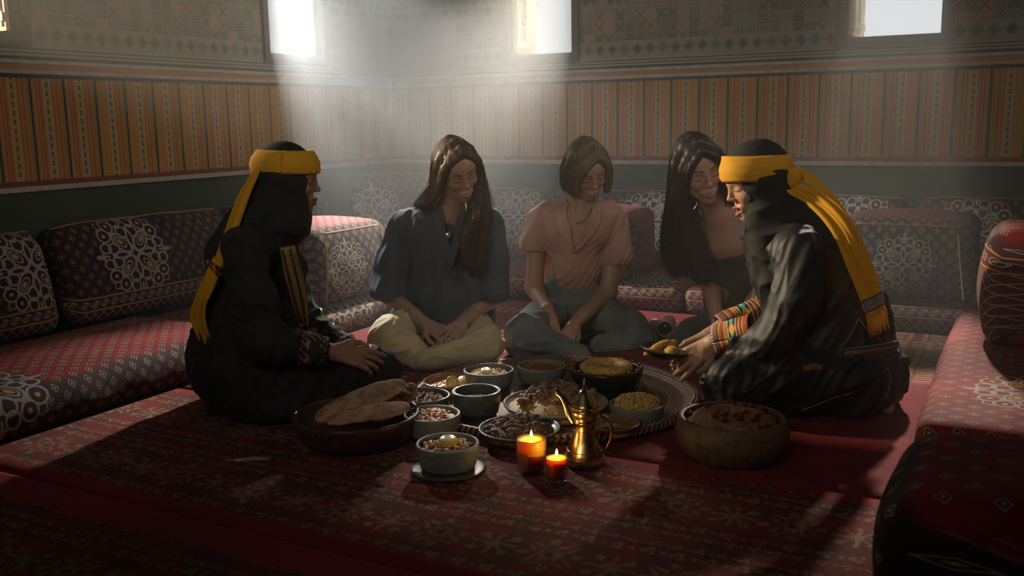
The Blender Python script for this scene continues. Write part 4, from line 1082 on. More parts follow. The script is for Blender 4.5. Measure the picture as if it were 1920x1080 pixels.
# ---------------------------------------------------------------- people
BLK = cloth('black cotton', (.013, .0125, .012), .8)
BLKS = cloth('black satin', (.013, .013, .012), .56, bump=.2)
YEL = cloth('yellow cotton', (.70, .34, .007), .8, var=.08, sheen=.1)
def headband(H, par, org, z0, z1, tiltz=0., infl=.0, name='headband'):
    n = 64; m_ = 9; P = np.zeros((n+1, m_, 3))
    for i in range(n+1):
        a = 2*math.pi*i/n
        for j in range(m_):
            z = z0+(z1-z0)*j/(m_-1)+tiltz*math.sin(a)
            k = math.sqrt(max(.62, 1-((z-.030)/.108)**2)); bul = .004*math.sin(math.pi*j/(m_-1))+.0015*math.sin(j*2.4+3*a)
            P[i, j] = H.p((.088+infl+bul)*k*math.cos(a), -.012+(.112+infl+bul)*k*math.sin(a), z)
    V, F, uv = sheet(P, .004); return attached(name, V, F, YEL, par, org)
def ribbon(name, path, width, wdir, mat, par, org, n=60, m_=16, fold=.006, th=.003, seed=1, narrow=None, uvname=None, bend=0.):
    C_ = catmull(path, n); W_ = np.interp(np.linspace(0, 1, n), np.linspace(0, 1, len(width)), width)
    Wd = np.asarray(wdir, float)
    if Wd.ndim == 1: Wd = np.tile(Wd, (2, 1))
    Wd = np.stack([np.interp(np.linspace(0, 1, n), np.linspace(0, 1, len(Wd)), Wd[:, k]) for k in range(3)], 1); Wd /= np.linalg.norm(Wd, axis=1)[:, None]
    T = np.gradient(C_, axis=0); T /= np.linalg.norm(T, axis=1)[:, None]; N = np.cross(T, Wd)
    s = np.linspace(-1, 1, m_); P = C_[:, None]+Wd[:, None]*(s[None, :, None]*W_[:, None, None]/2)
    ph = seed*1.7; wv = np.sin(s[None]*5.5+ph+1.5*np.linspace(0, 2, n)[:, None])+.6*np.sin(s[None]*11+ph*2-2.*np.linspace(0, 2, n)[:, None])
    P = P+N[:, None]*(fold*wv+bend*(1-s[None]**2))[..., None]
    V, F, uv = sheet(P, th); return attached(name, V, F, mat, par, org, uv=uv), P
def fringe(P, mat, par, org, L=.05, n=22, seed=0):
    rs = random.Random(seed); b = MB(); m_ = P.shape[1]; T = P[-1]-P[-4]; T = T.mean(0); T /= np.linalg.norm(T)
    for i in range(n):
        t = i/(n-1)*(m_-1); j = min(int(t), m_-2); q = P[-1, j]*(1-(t-j))+P[-1, j+1]*(t-j)
        g = np.array([rs.uniform(-.006, .006), rs.uniform(-.006, .006), -.3*L]); e = q+T*L*.6+g
        b.tube([q-T*.004-org, (q+e)/2-org+g*.2, e-org], [.0022, .002, .0012], 5)
    o = b.build('fringe', mat, par); o['kind'] = 'stuff'; return o
def jbox(V, H, inf=.0):        # scarf-covered skull
    H.e(V, (0, -.016, .032), (.079+inf, .099+inf, .093+inf), .01)
def A(*p): return at(*p)

# ======== person 1: kneeling in profile at the left, black dress, yellow headband
par, org = person(560, 760, 'woman kneeling at the left in a black dress with gold chest strip and yellow headband')
H = Head(A(541, 336, 3.15), (.985, .06, -.10), (.10, 0, 1), .98, .2)
neck = A(520, 425, 3.15)
v = Vol(.0026); H.build(v, neck); hv, hf = v.mesh(1); SK1 = (.30, .165, .105); hc = H.paint(hv, SK1)
b = Vol(.006); b.cone(H.p(0, -.022, -.05), neck, .046, .052, .02).cone(neck, A(495, 560, 3.15), .085, .11, .04).cone(A(495, 560, 3.15), A(455, 680, 3.15), .10, .12, .04)
b.cone(A(455, 680, 3.15), A(700, 705, 3.12), .08, .05).chain([A(470, 470, 3.02), A(485, 632, 2.93), A(606, 657, 2.93)], [.045, .040, .027]).chain([A(520, 470, 3.28), A(560, 610, 3.32), A(655, 655, 3.24)], [.045, .04, .027])
bv, bf = b.mesh(1)
h1 = Vol(.0022); hand(h1, A(624, 660, 2.93), A(700, 676, 2.93)-A(622, 662, 2.93), (.15, -.80, .60), -1, (.35, .45, .35), 1.03, .6, fore=A(600, 656, 2.93))
h2 = Vol(.0022); hand(h2, A(660, 655, 3.22), A(720, 655, 3.12)-A(660, 650, 3.22), (0, -.3, .95), 1, (.25, .3, .3), .95, .5, fore=A(635, 648, 3.25))
parts = [(hv, hf, hc), (bv, bf, np.tile(SK1, (len(bv), 1)))]
for q in (h1, h2): a_, f_ = q.mesh(1); parts.append((a_, f_, np.tile(SK1, (len(a_), 1))))
V, F, Cc = join(parts); attached('body', V, F, m_skin, par, org, colr=Cc)
# dress
d = Vol(.0055)
d.cone(A(505, 440, 3.15), A(490, 560, 3.15), .10, .125, .05).cone(A(465, 470, 3.02), A(520, 465, 3.28), .075, .075, .05)
d.cone(A(520, 510, 3.12), A(515, 560, 3.14), .085, .09, .05).cone(A(490, 560, 3.15), A(455, 680, 3.15), .125, .17, .05).cone(A(430, 560, 3.15), A(430, 660, 3.15), .09, .12, .06)
d.chain([A(455, 462, 2.99), A(476, 560, 2.94), A(488, 640, 2.93)], [.066, .066, .074], .03).cone(A(488, 645, 2.91), A(588, 655, 2.92), .066, .046, .03)
d.chain([A(525, 465, 3.30), A(570, 600, 3.33), A(640, 648, 3.26)], [.06, .055, .042], .03)
d.cone(A(450, 700, 3.07), A(705, 700, 3.04), .12, .078, .05).cone(A(450, 700, 3.24), A(690, 690, 3.22), .12, .078, .05)
d.cone(A(700, 725, 3.06), A(470, 752, 3.0), .065, .075, .05).cone(A(700, 715, 3.24), A(470, 745, 3.24), .06, .075, .05).cone(A(440, 752, 3.10), A(410, 762, 3.08), .06, .03, .05)
d.cone(A(500, 772, 2.93), A(600, 768, 2.95), .032, .028, .06)
V, F = solid(d, 1, [dict(amp=0.0067, f=38, d=(.5, 0, 1), seed=3), dict(amp=0.0042, f=80, d=(.7, 0, -.5), seed=5)])
V[:, 2] = np.maximum(V[:, 2], .011); attached('dress', V, F, BLK, par, org)
# embroidered sleeve hem
def cuff(name, a, b_, ra, rb, mat, par, org, wave=.003, n=40, m_=26):
    a = np.asarray(a); b_ = np.asarray(b_); d_ = (b_-a)/np.linalg.norm(b_-a); x = np.cross(d_, [0, 0, 1.]); x /= np.linalg.norm(x); y = np.cross(x, d_); P = np.zeros((m_, n+1, 3))
    for i in range(m_):
        t = i/(m_-1)
        for j in range(n+1):
            w = 2*math.pi*j/n; r = ra+(rb-ra)*t+wave*math.sin(3*w+t*7)*.6+wave*.5*math.sin(5*w-t*9); P[i, j] = a+(b_-a)*t+(x*math.cos(w)+y*math.sin(w))*r
    V, F, uv = sheet(P, .003); return attached(name, V, F, mat, par, org, uv=uv)
def emb1():
    a, b_, _ = coords('UV'); n = noise(22., 2., kind='UV'); x = xmod(b_*14.+a*3., 1.)
    c = mix((xabs(x-.5) < .16)*(n > .48), (.014, .012, .011), (.30, .15, .07)); c = mix((xlen(xmod(b_*6., 1.)-.5, a*2.-.6) < .22), c, (.38, .16, .05)); return {'col': c, 'bump': n, 'dist': .002}
cuff('embroidered_cuff', A(562, 653, 2.915), A(612, 659, 2.93), .056, .044, material('orange embroidery', emb1, .8), par, org)
cuff('embroidered_cuff', A(620, 640, 3.28), A(652, 650, 3.25), .048, .042, material('orange embroidery', emb1, .8), par, org)
# gold chest panel
def emb2():
    a, b_, _ = coords('UV'); n = noise(60., 3., kind='UV'); s = xabs(xmod(b_*4., 1.)-.5)
    c = mix(s < .36, (.05, .03, .015), (.42, .24, .06)); c = mix((n > .56)*(s < .36), c, (.75, .50, .16)); c = mix(band(s, .34, .42), c, (.60, .40, .12)); return {'col': c, 'bump': n, 'dist': .004, 'str': .9}
m_emb = material('gold embroidery', emb2, .45, metal=.35)
ribbon('gold_chest_panel', [A(538, 462, 3.03), A(552, 520, 3.015), A(563, 570, 3.02), A(571, 612, 3.03)], [.050, .060, .050, .03], (.8, .55, .1), m_emb, par, org, fold=.002, bend=-.01)
for k, (dx, y0) in enumerate(((-6, 470), (8, 468))):
    bb = MB().tube([q-org for q in catmull([A(536+dx, y0, 3.0), A(548+dx*1.1, 520, 2.995), A(560+dx, 570, 3.0), A(568+dx*.6, 606, 3.01)], 26)], .0055, 6); bb.build('gold_cord', m_emb, par)
# headscarf
s = Vol(.0045); jbox(s, H)
H.c(s, (0, -.02, .0), (0, -.030, -.09), .090, .088, .03); H.c(s, (.038, .02, -.02), (.036, .030, -.115), .042, .045, .03); H.c(s, (-.038, .02, -.02), (-.036, .030, -.115), .042, .045, .03)
H.e(s, (0, .135, -.032), (.057, .085, .092), .010, True)
H.c(s, (0, -.005, -.125), (0, -.005, -.165), .058, .060, .03)
s.cone(A(512, 410, 3.15), A(490, 455, 3.15), .10, .125, .05).cone(A(470, 420, 3.13), A(425, 480, 3.12), .075, .06, .05).cone(A(425, 480, 3.10), A(415, 530, 3.10), .062, .03, .04).cone(A(540, 430, 3.12), A(535, 450, 3.12), .07, .035, .03)
V, F = solid(s, 1, [dict(amp=0.0045, f=60, d=(-.5, 0, -1), seed=8, mask=lambda V: np.clip((H.p(0, 0, 0)[2]-V[:, 2]-.02)/.08, 0, 1))])
attached('headscarf', V, F, BLK, par, org)
headband(H, par, org, .022, .095, .006, .0)
bb = MB().ball(A(488, 322, 3.10)-org, (.024, .02, .03), 12, 9); bb.build('headband_knot', YEL, par)
kn = A(484, 320, 3.08)
o, P = ribbon('scarf_tail', [kn, A(455, 372, 3.06), A(425, 450, 3.03), A(388, 540, 3.02), A(372, 590, 3.03), A(392, 655, 3.04)], [.03, .058, .066, .075, .070, .03], (.75, -.60, .25), YEL, par, org, fold=.009, seed=2, m_=20)
fringe(P, YEL, par, org, .04, 14, 1)
ribbon('scarf_tail', [kn+np.array([0, .02, 0]), A(450, 390, 3.13), A(418, 460, 3.11), A(396, 530, 3.10), A(385, 600, 3.09)], [.03, .05, .055, .055, .05], (.6, .7, .2), YEL, par, org, fold=.008, seed=4)
bb = MB().tube([q-org for q in catmull([A(388, 490, 2.96), A(400, 500, 2.95), A(414, 518, 2.95)], 10)], [.006, .008, .009, .009, .010, .010, .011, .011, .011, .010], 10); bb.build('beaded_tassel', material('striped beads', lambda: mix(xmod(coords()[0]*90., 1.) < .35, mix(xmod(coords()[0]*45., 1.) < .5, (.45, .25, .04), (.30, .03, .03)), (.02, .02, .02)), .4), par)

# ======== person 2: blue shirt, long brown hair
par, org = person(830, 680, 'woman in a dark blue linen shirt and beige trousers with long brown hair')
H = Head(A(857, 318, 3.76), (.40, -.80, -.42), (-.10, -.42, .90), 1.0, .9)
SK2 = (.40, .235, .16); neck = A(842, 410, 3.86)
v = Vol(.0026); H.build(v, neck); hv, hf = v.mesh(1); hc = H.paint(hv, SK2, lip=(.34, .13, .10), teeth=True)
b = Vol(.006); b.cone(H.p(0, -.022, -.05), neck, .047, .052, .02).cone(neck, A(838, 440, 3.88), .07, .09, .04).cone(A(838, 450, 3.90), A(838, 590, 3.97), .095, .12, .05)
b.cone(A(765, 430, 3.92), A(910, 425, 3.92), .042, .042, .05)
b.chain([A(752, 440, 3.92), A(728, 552, 3.88), A(800, 608, 3.70)], [.042, .037, .024]).chain([A(922, 438, 3.92), A(918, 562, 3.88), A(862, 606, 3.72)], [.042, .037, .024])
b.cone(A(800, 610, 3.96), A(745, 640, 3.70), .07, .05).cone(A(875, 615, 3.96), A(905, 650, 3.74), .07, .05)
bv, bf = b.mesh(1)
h1 = Vol(.0022); hand(h1, A(802, 609, 3.69), A(845, 632, 3.58)-A(802, 609, 3.69), (-.2, -.45, .85), 1, (.35, .4, .3), .98, .8, fore=A(775, 590, 3.75))
h2 = Vol(.0022); hand(h2, A(868, 604, 3.70), A(840, 630, 3.58)-A(868, 602, 3.70), (.5, -.6, .6), -1, (.3, .4, .35), .98, .8, fore=A(885, 592, 3.76))
parts = [(hv, hf, hc), (bv, bf, np.tile(SK2, (len(bv), 1)))]
for q in (h1, h2): a_, f_ = q.mesh(1); parts.append((a_, f_, np.tile(SK2, (len(a_), 1))))
V, F, Cc = join(parts); attached('body', V, F, m_skin, par, org, colr=Cc)
d = Vol(.005)
d.cone(A(775, 418, 3.93), A(905, 412, 3.93), .056, .056, .05).cone(A(838, 450, 3.90), A(838, 540, 3.92), .125, .145, .06).cone(A(800, 440, 3.88), A(875, 440, 3.88), .075, .075, .06)
d.cone(A(790, 560, 3.93), A(880, 560, 3.93), .105, .105, .06).cone(A(838, 560, 3.86), A(845, 600, 3.84), .11, .09, .05).cone(A(775, 590, 4.0), A(890, 590, 4.0), .08, .09, .05)
d.chain([A(757, 425, 3.93), A(740, 490, 3.90), A(730, 545, 3.87)], [.060, .070, .078], .03).chain([A(918, 420, 3.93), A(922, 490, 3.90), A(921, 548, 3.87)], [.060, .066, .074], .03)
d.cone(A(730, 572, 3.87), A(735, 622, 3.82), .072, .10, .006, True); d.cone(A(921, 576, 3.87), A(905, 626, 3.82), .070, .10, .006, True)
d.cone(A(748, 592, 3.98), A(745, 606, 3.98), .04, .028, .03).cone(A(915, 605, 3.99), A(918, 618, 3.99), .035, .02, .03)
d.cone(H.p(0, .04, -.14), A(843, 440, 3.74), .042, .020, .012, True).cone(A(843, 430, 3.74), A(846, 480, 3.70), .026, .004, .012, True)
V, F = solid(d, 1, [dict(amp=0.0075, f=32, d=(.15, 0, 1), seed=11), dict(amp=0.0033, f=75, d=(.5, .2, .8), seed=12)])
m_blue = cloth('blue grey linen', (.070, .085, .098), .9, weave=500., var=.1); attached('shirt', V, F, m_blue, par, org)
for P_ in ([A(822, 392, 3.79), A(824, 425, 3.755), A(838, 468, 3.735), A(845, 500, 3.735)], [A(866, 400, 3.77), A(862, 430, 3.745), A(851, 470, 3.735), A(846, 500, 3.735)]):
    ribbon('collar', P_, [.030, .042, .030, .008], (1, -.15, 0), m_blue, par, org, fold=.001, bend=-.004, m_=8, th=.004)
t = Vol(.005)
t.cone(A(800, 600, 3.98), A(735, 628, 3.66), .092, .072, .04).cone(A(735, 632, 3.65), A(790, 672, 3.62), .074, .048, .03).cone(A(722, 640, 3.66), A(712, 655, 3.68), .068, .055, .03)
t.cone(A(870, 605, 3.98), A(908, 640, 3.68), .092, .070, .04).cone(A(912, 645, 3.66), A(800, 674, 3.56), .064, .042, .03).cone(A(838, 610, 4.02), A(838, 625, 4.0), .13, .12, .05)
V, F = solid(t, 1, [dict(amp=0.0067, f=40, d=(1, .2, .35), seed=21), dict(amp=0.0030, f=90, d=(1, 0, .6), seed=22)])
V[:, 2] = np.maximum(V[:, 2], .011); attached('trousers', V, F, cloth('pale beige twill', (.56, .46, .27), .8), par, org)
MB().lathe([(0, -.0015), (.011, -.0015), (.0125, 0), (.011, .0015), (0, .0015)], 20).build('pendant', m_sil, par, A(840, 441, 3.735)-org).rotation_euler = (1.5, 0, 0)
MB().tube([q-org for q in catmull([A(822, 398, 3.80), A(829, 425, 3.76), A(840, 438, 3.738), A(852, 424, 3.755), A(860, 400, 3.79)], 26)], .0011, 5).build('necklace', m_sil, par)
HB = hair_mat('brown hair', (.040, .022, .013), (.17, .095, .05))
def longhair(H, name, guides_l, guides_r, seed, mat, par, org, cap_r=.004, n=2800, massr=.007, jit=.0075):
    hm = Vol(.005); 
    H.e(hm, (0, -.022, .036), (.082, .096, .090), .01)
    H.e(hm, (0, .110, -.020), (.052, .075, .088), .012, True)
    for g in guides_l+guides_r:
        C_ = catmull(g, 12)
        for i in range(11):
            r0 = massr*(1.0 if i < 9 else .7); hm.cone(C_[i], C_[i+1], r0, r0*(1 if i < 9 else .7), .022)
    V, F = hm.mesh(1); V = folds(V, F, .0012, 190, (0, 0, 1), .05, seed)
    a_, f_ = strands(guides_l, n, seed, jit=jit); c1 = SCOL; b_, g_ = strands(guides_r, n, seed+1, jit=jit); c2 = SCOL
    V2 = np.vstack([V, a_, b_]); F2 = np.vstack([F, f_+len(V), g_+len(V)+len(a_)])
    return attached(name, V2, F2, mat, par, org, colr=np.vstack([np.full((len(V), 3), .15), c1, c2]))
tp = lambda x, y, z: H.p(-x, y, z)       # x negative = towards the left of the picture
gl = [[tp(.012, .060, .100), tp(-.056, .058, .052), tp(-.078, .034, -.010), A(812, 375, 3.74), A(792, 388, 3.78)],
      [tp(.010, .04, .116), tp(-.062, .045, .060), tp(-.082, .020, -.015), A(800, 368, 3.80), A(778, 388, 3.84)],
      [tp(.005, .0, .124), tp(-.066, .0, .070), tp(-.088, -.015, -.02), A(806, 360, 3.86), A(785, 386, 3.90)],
      [tp(0, -.05, .112), tp(-.055, -.06, .06), tp(-.078, -.06, -.02), A(815, 370, 3.93), A(800, 400, 3.99)]]
gr = [[tp(.014, .060, .100), tp(.062, .056, .045), tp(.078, .040, -.03), A(893, 400, 3.70), A(885, 445, 3.72), A(880, 500, 3.74)],
      [tp(.014, .04, .116), tp(.070, .04, .055), tp(.084, .030, -.03), A(905, 390, 3.73), A(900, 440, 3.745), A(893, 500, 3.76)],
      [tp(.010, .0, .124), tp(.070, .0, .065), tp(.090, .0, -.03), A(915, 380, 3.80), A(918, 410, 3.82), A(920, 425, 3.83)],
      [tp(.004, -.05, .112), tp(.055, -.06, .06), tp(.080, -.05, -.03), A(905, 385, 3.90), A(905, 420, 3.96)]]
longhair(H, 'hair', gl, gr, 5, HB, par, org)
# dark inner fall of hair over the chest
gi = [[tp(.066, .0, -.05), A(880, 405, 3.76), A(868, 450, 3.745), A(872, 500, 3.745)], [tp(.072, .0, -.05), A(890, 405, 3.75), A(884, 460, 3.735), A(886, 515, 3.74)], [tp(.080, .0, -.05), A(900, 405, 3.75), A(902, 465, 3.745), A(895, 510, 3.75)]]
hm = Vol(.005)
for g in gi:
    C_ = catmull(g, 10)
    for i in range(9): hm.cone(C_[i], C_[i+1], .014, .012, .02)
V, F = hm.mesh(1); a_, f_ = strands(gi, 900, 9, jit=.007); attached('hair_lock', np.vstack([V, a_]), np.vstack([F, f_+len(V)]), HB, par, org, colr=np.vstack([np.full((len(V), 3), .05), SCOL]))

# ======== person 3: pink short-sleeved shirt, bobbed hair, jeans
par, org = person(1090, 670, 'woman in a pink short-sleeved shirt and faded jeans with chin-length hair')
H = Head(A(1101, 317, 3.97), (.27, -.80, -.50), (-.02, -.5, .86), 1.0, .6)
SK3 = (.42, .245, .165); neck = A(1090, 396, 4.05)
v = Vol(.0026); H.build(v, neck); hv, hf = v.mesh(1); hc = H.paint(hv, SK3, lip=(.36, .15, .11), teeth=True, brow=(.06, .035, .02))
b = Vol(.006); b.cone(H.p(0, -.022, -.05), neck, .047, .052, .02).cone(neck, A(1086, 430, 4.07), .065, .10, .04).cone(A(1085, 430, 4.08), A(1072, 560, 4.13), .095, .115, .05).cone(A(1015, 418, 4.08), A(1150, 420, 4.08), .042, .042, .05)
b.chain([A(1008, 430, 4.08), A(1002, 540, 4.04), A(1034, 596, 3.86)], [.044, .038, .026]).chain([A(1156, 435, 4.08), A(1140, 548, 4.04), A(1078, 606, 3.84)], [.044, .038, .026])
b.cone(A(1030, 590, 4.1), A(985, 640, 3.82), .07, .05).cone(A(1110, 590, 4.1), A(1180, 615, 3.95), .07, .05)
bv, bf = b.mesh(1)
h1 = Vol(.0022); hand(h1, A(1034, 596, 3.86), A(1038, 636, 3.78)-A(1034, 598, 3.84), (-.1, -.85, .5), 1, (.25, .35, .3), 1.0, .5, fore=A(1026, 580, 3.89))
h2 = Vol(.0022); hand(h2, A(1078, 606, 3.84), A(1056, 646, 3.77)-A(1080, 604, 3.84), (.3, -.8, .5), -1, (.2, .25, .25), 1.0, .9, fore=A(1092, 592, 3.88))
parts = [(hv, hf, hc), (bv, bf, np.tile(SK3, (len(bv), 1)))]
for q in (h1, h2): a_, f_ = q.mesh(1); parts.append((a_, f_, np.tile(SK3, (len(a_), 1))))
V, F, Cc = join(parts); attached('body', V, F, m_skin, par, org, colr=Cc)
d = Vol(.005)
d.cone(A(1030, 402, 4.07), A(1140, 402, 4.07), .058, .058, .05).cone(A(1082, 430, 4.06), A(1075, 500, 4.10), .115, .118, .06).cone(A(1050, 430, 4.02), A(1115, 430, 4.02), .07, .07, .06).cone(A(1073, 500, 4.08), A(1072, 520, 4.10), .118, .108, .04)
d.chain([A(1012, 412, 4.08), A(1002, 455, 4.06)], [.058, .068], .03).chain([A(1150, 415, 4.08), A(1156, 475, 4.06)], [.058, .068], .03)
d.cone(A(999, 510, 4.05), A(999, 550, 4.05), .10, .10, .006, True); d.cone(A(1162, 536, 4.05), A(1158, 570, 4.05), .10, .10, .006, True)
d.cone(H.p(0, .02, -.14), A(1086, 420, 3.90), .040, .026, .012, True).cone(A(1086, 415, 3.90), A(1077, 470, 3.90), .034, .003, .012, True)
V, F = solid(d, 1, [dict(amp=0.0063, f=34, d=(.1, 0, 1), seed=31), dict(amp=0.0027, f=80, d=(.5, .2, .8), seed=32)])
m_pink = cloth('dusty pink linen', (.50, .29, .235), .85, weave=500.); attached('shirt', V, F, m_pink, par, org)
for P_ in ([A(1056, 384, 4.0), A(1052, 410, 3.945), A(1060, 432, 3.925), A(1074, 474, 3.935)], [A(1120, 388, 3.99), A(1116, 412, 3.945), A(1104, 436, 3.925), A(1078, 474, 3.935)]):
    ribbon('lapel', P_, [.030, .050, .048, .006], (1, -.1, .25) if P_[0][0] < A(1090, 380, 4)[0] else (1, .1, -.25), m_pink, par, org, fold=.001, bend=-.004, m_=8, th=.004)
MB().ball(A(1067, 513, 3.967)-org, (.005, .003, .005), 10, 6).build('button', m_sil, par)
b_ = MB()
cc = catmull([A(1061, 372, 3.99), A(1068, 400, 3.95), A(1082, 417, 3.935), A(1096, 412, 3.94), A(1104, 395, 3.96), A(1106, 380, 3.98)], 34)
for i in range(0, 33):
    c0 = cc[i]; d_ = cc[i+1]-cc[i]; n_ = np.cross(d_, (0, 1, 0) if i % 2 else (1, .3, 0)); n_ /= np.linalg.norm(n_)
    b_.tube([c0+d_*.6*math.cos(a)+n_*.0032*math.sin(a)-org for a in np.linspace(0, 6.283, 11)[:-1]], .0010, 5, closed=True)
o = b_.build('chain_necklace', m_sil, par); o['kind'] = 'stuff'
t = Vol(.005)
t.cone(A(1045, 560, 4.10), A(1105, 560, 4.10), .085, .085, .05).cone(A(1072, 536, 4.10), A(1075, 590, 4.12), .108, .125, .04)
t.cone(A(1040, 585, 4.08), A(988, 628, 3.80), .095, .082, .04).cone(A(985, 638, 3.79), A(1085, 668, 3.76), .080, .048, .04)
t.cone(A(1110, 580, 4.08), A(1178, 612, 3.94), .092, .070, .04).cone(A(1182, 616, 3.94), A(1215, 640, 4.02), .064, .050, .03).cone(A(1130, 650, 3.86), A(1200, 648, 3.92), .05, .045, .05)
V, F = solid(t, 1, [dict(amp=0.0060, f=42, d=(1, 0, -.2), seed=41), dict(amp=0.0030, f=90, d=(1, 0, .4), seed=42)])
V[:, 2] = np.maximum(V[:, 2], .011); attached('jeans', V, F, cloth('faded denim', (.165, .18, .17), .85, weave=900., var=.25), par, org)
HL = hair_mat('light brown hair', (.10, .066, .040), (.36, .25, .15))
gl = [[tp(.020, .068, .098), tp(-.040, .080, .056), tp(-.068, .066, -.010), tp(-.064, .070, -.062)],
      [tp(.016, .05, .112), tp(-.055, .055, .060), tp(-.082, .040, -.010), tp(-.080, .050, -.078)],
      [tp(.010, .0, .126), tp(-.068, .0, .070), tp(-.096, -.005, -.01), tp(-.094, .005, -.085)],
      [tp(.0, -.05, .114), tp(-.055, -.06, .06), tp(-.086, -.055, -.02), tp(-.080, -.045, -.085)],
      [tp(.0, -.08, .095), tp(-.02, -.10, .05), tp(-.02, -.105, -.02), tp(-.02, -.095, -.085)]]
gr = [[tp(.024, .068, .098), tp(.056, .070, .050), tp(.070, .058, -.02), tp(.060, .068, -.085)],
      [tp(.020, .04, .116), tp(.066, .045, .055), tp(.084, .032, -.02), tp(.074, .045, -.096)],
      [tp(.014, .0, .126), tp(.070, .0, .065), tp(.092, -.005, -.02), tp(.086, .005, -.095)],
      [tp(.004, -.05, .114), tp(.055, -.06, .06), tp(.082, -.055, -.02), tp(.078, -.045, -.085)],
      [tp(.0, -.08, .095), tp(.02, -.10, .05), tp(.02, -.105, -.02), tp(.02, -.095, -.085)]]
longhair(H, 'hair', gl, gr, 15, HL, par, org, n=2800, massr=.006, jit=.006)
# bare foot
ft = Vol(.003); ft.cone(A(1208, 628, 4.08), A(1222, 612, 4.12), .030, .026, .02).cone(A(1222, 612, 4.12), A(1236, 606, 4.14), .024, .016, .01)
V, F = ft.mesh(1); attached('foot', V, F, m_skin, par, org, colr=np.tile(SK3, (len(V), 1)))

# ======== person 4: long black hair, dark shirt, leaning on one hand
par, org = person(1330, 650, 'woman with very long black hair and a dark shirt leaning beside the yellow headband')
H = Head(A(1309, 316, 3.66), (.20, -.90, -.30), (-.24, -.25, .93), 1.06, 1.)
SK4 = (.44, .27, .19); neck = A(1352, 405, 3.78)
v = Vol(.0026); H.build(v, neck); hv, hf = v.mesh(1); hc = H.paint(hv, SK4, teeth=True, lip=(.36, .13, .11))
b = Vol(.006); b.cone(H.p(0, -.022, -.05), neck, .047, .052, .02).cone(neck, A(1362, 440, 3.82), .065, .10, .04).cone(A(1365, 450, 3.85), A(1390, 580, 4.05), .095, .12, .05).cone(A(1310, 440, 3.85), A(1420, 425, 3.88), .042, .042, .05)
b.chain([A(1312, 450, 3.85), A(1335, 545, 3.88), A(1345, 612, 3.84)], [.044, .037, .026]).chain([A(1425, 440, 3.88), A(1432, 540, 3.80), A(1385, 600, 3.66)], [.044, .037, .026])
b.cone(A(1395, 600, 4.05), A(1270, 640, 3.98), .07, .05)
bv, bf = b.mesh(1)
h1 = Vol(.0024); hand(h1, A(1345, 612, 3.84), A(1340, 650, 3.78)-A(1345, 612, 3.84), (-.1, -.7, .6), 1, (.3, .3, .3), 1., .5, fore=A(1343, 595, 3.85))
parts = [(hv, hf, hc), (bv, bf, np.tile(SK4, (len(bv), 1)))]
for q in (h1,): a_, f_ = q.mesh(1); parts.append((a_, f_, np.tile(SK4, (len(a_), 1))))
V, F, Cc = join(parts); attached('body', V, F, m_skin, par, org, colr=Cc)
d = Vol(.0055)
d.cone(A(1325, 430, 3.87), A(1415, 420, 3.88), .058, .062, .05).cone(A(1368, 460, 3.87), A(1388, 560, 3.98), .12, .13, .06).cone(A(1315, 440, 3.86), A(1322, 500, 3.87), .062, .072, .03).cone(A(1420, 435, 3.88), A(1432, 500, 3.86), .06, .07, .03).cone(A(1388, 560, 4.0), A(1385, 610, 4.05), .14, .13, .05)
d.cone(A(1330, 562, 3.87), A(1332, 600, 3.85), .085, .085, .006, True)
d.cone(H.p(.01, .0, -.15), A(1360, 430, 3.70), .036, .022, .012, True).cone(A(1360, 425, 3.70), A(1366, 465, 3.72), .022, .003, .012, True)
V, F = solid(d, 1, [dict(amp=0.0075, f=34, d=(.2, 0, 1), seed=51), dict(amp=0.0030, f=80, d=(.5, .2, .8), seed=52)]); attached('shirt', V, F, cloth('charcoal green cotton', (.030, .033, .028), .85), par, org)
t = Vol(.0055)
t.cone(A(1395, 595, 4.08), A(1300, 628, 3.98), .11, .066, .04).cone(A(1300, 628, 3.98), A(1252, 652, 3.83), .060, .038, .04).cone(A(1320, 655, 3.80), A(1420, 640, 3.85), .055, .07, .05)
V, F = solid(t, 1, [dict(amp=0.0060, f=42, d=(1, 0, 0), seed=61)]); V[:, 2] = np.maximum(V[:, 2], .011); attached('trousers', V, F, cloth('grey trousers', (.085, .092, .088), .85), par, org)
HK = hair_mat('black hair', (.016, .011, .009), (.06, .038, .026))
gl = [[tp(-.004, .070, .094), tp(-.050, .078, .054), tp(-.072, .056, -.01), A(1262, 420, 3.66), A(1262, 470, 3.70), A(1275, 510, 3.74)],
      [tp(-.006, .04, .116), tp(-.062, .045, .060), tp(-.084, .030, -.01), A(1252, 420, 3.68), A(1250, 480, 3.73), A(1268, 520, 3.76)],
      [tp(-.008, .0, .124), tp(-.070, .0, .070), tp(-.096, -.01, -.02), A(1252, 410, 3.76), A(1248, 460, 3.79), A(1262, 500, 3.82)],
      [tp(0, -.05, .112), tp(-.055, -.06, .06), tp(-.080, -.055, -.02), A(1268, 420, 3.84), A(1270, 480, 3.88), A(1290, 520, 3.90)]]
gr = [[tp(.004, .070, .094), tp(.050, .078, .050), tp(.076, .05, -.02), tp(.080, .03, -.08), A(1372, 420, 3.80)],
      [tp(.006, .03, .118), tp(.066, .04, .060), tp(.086, .02, -.02), tp(.088, .0, -.09), A(1385, 410, 3.86)],
      [tp(.006, -.03, .118), tp(.066, -.03, .060), tp(.084, -.03, -.03), A(1370, 390, 3.90), A(1380, 430, 3.96)]]
longhair(H, 'hair', gl, gr, 25, HK, par, org, n=2800, massr=.010, jit=.009)
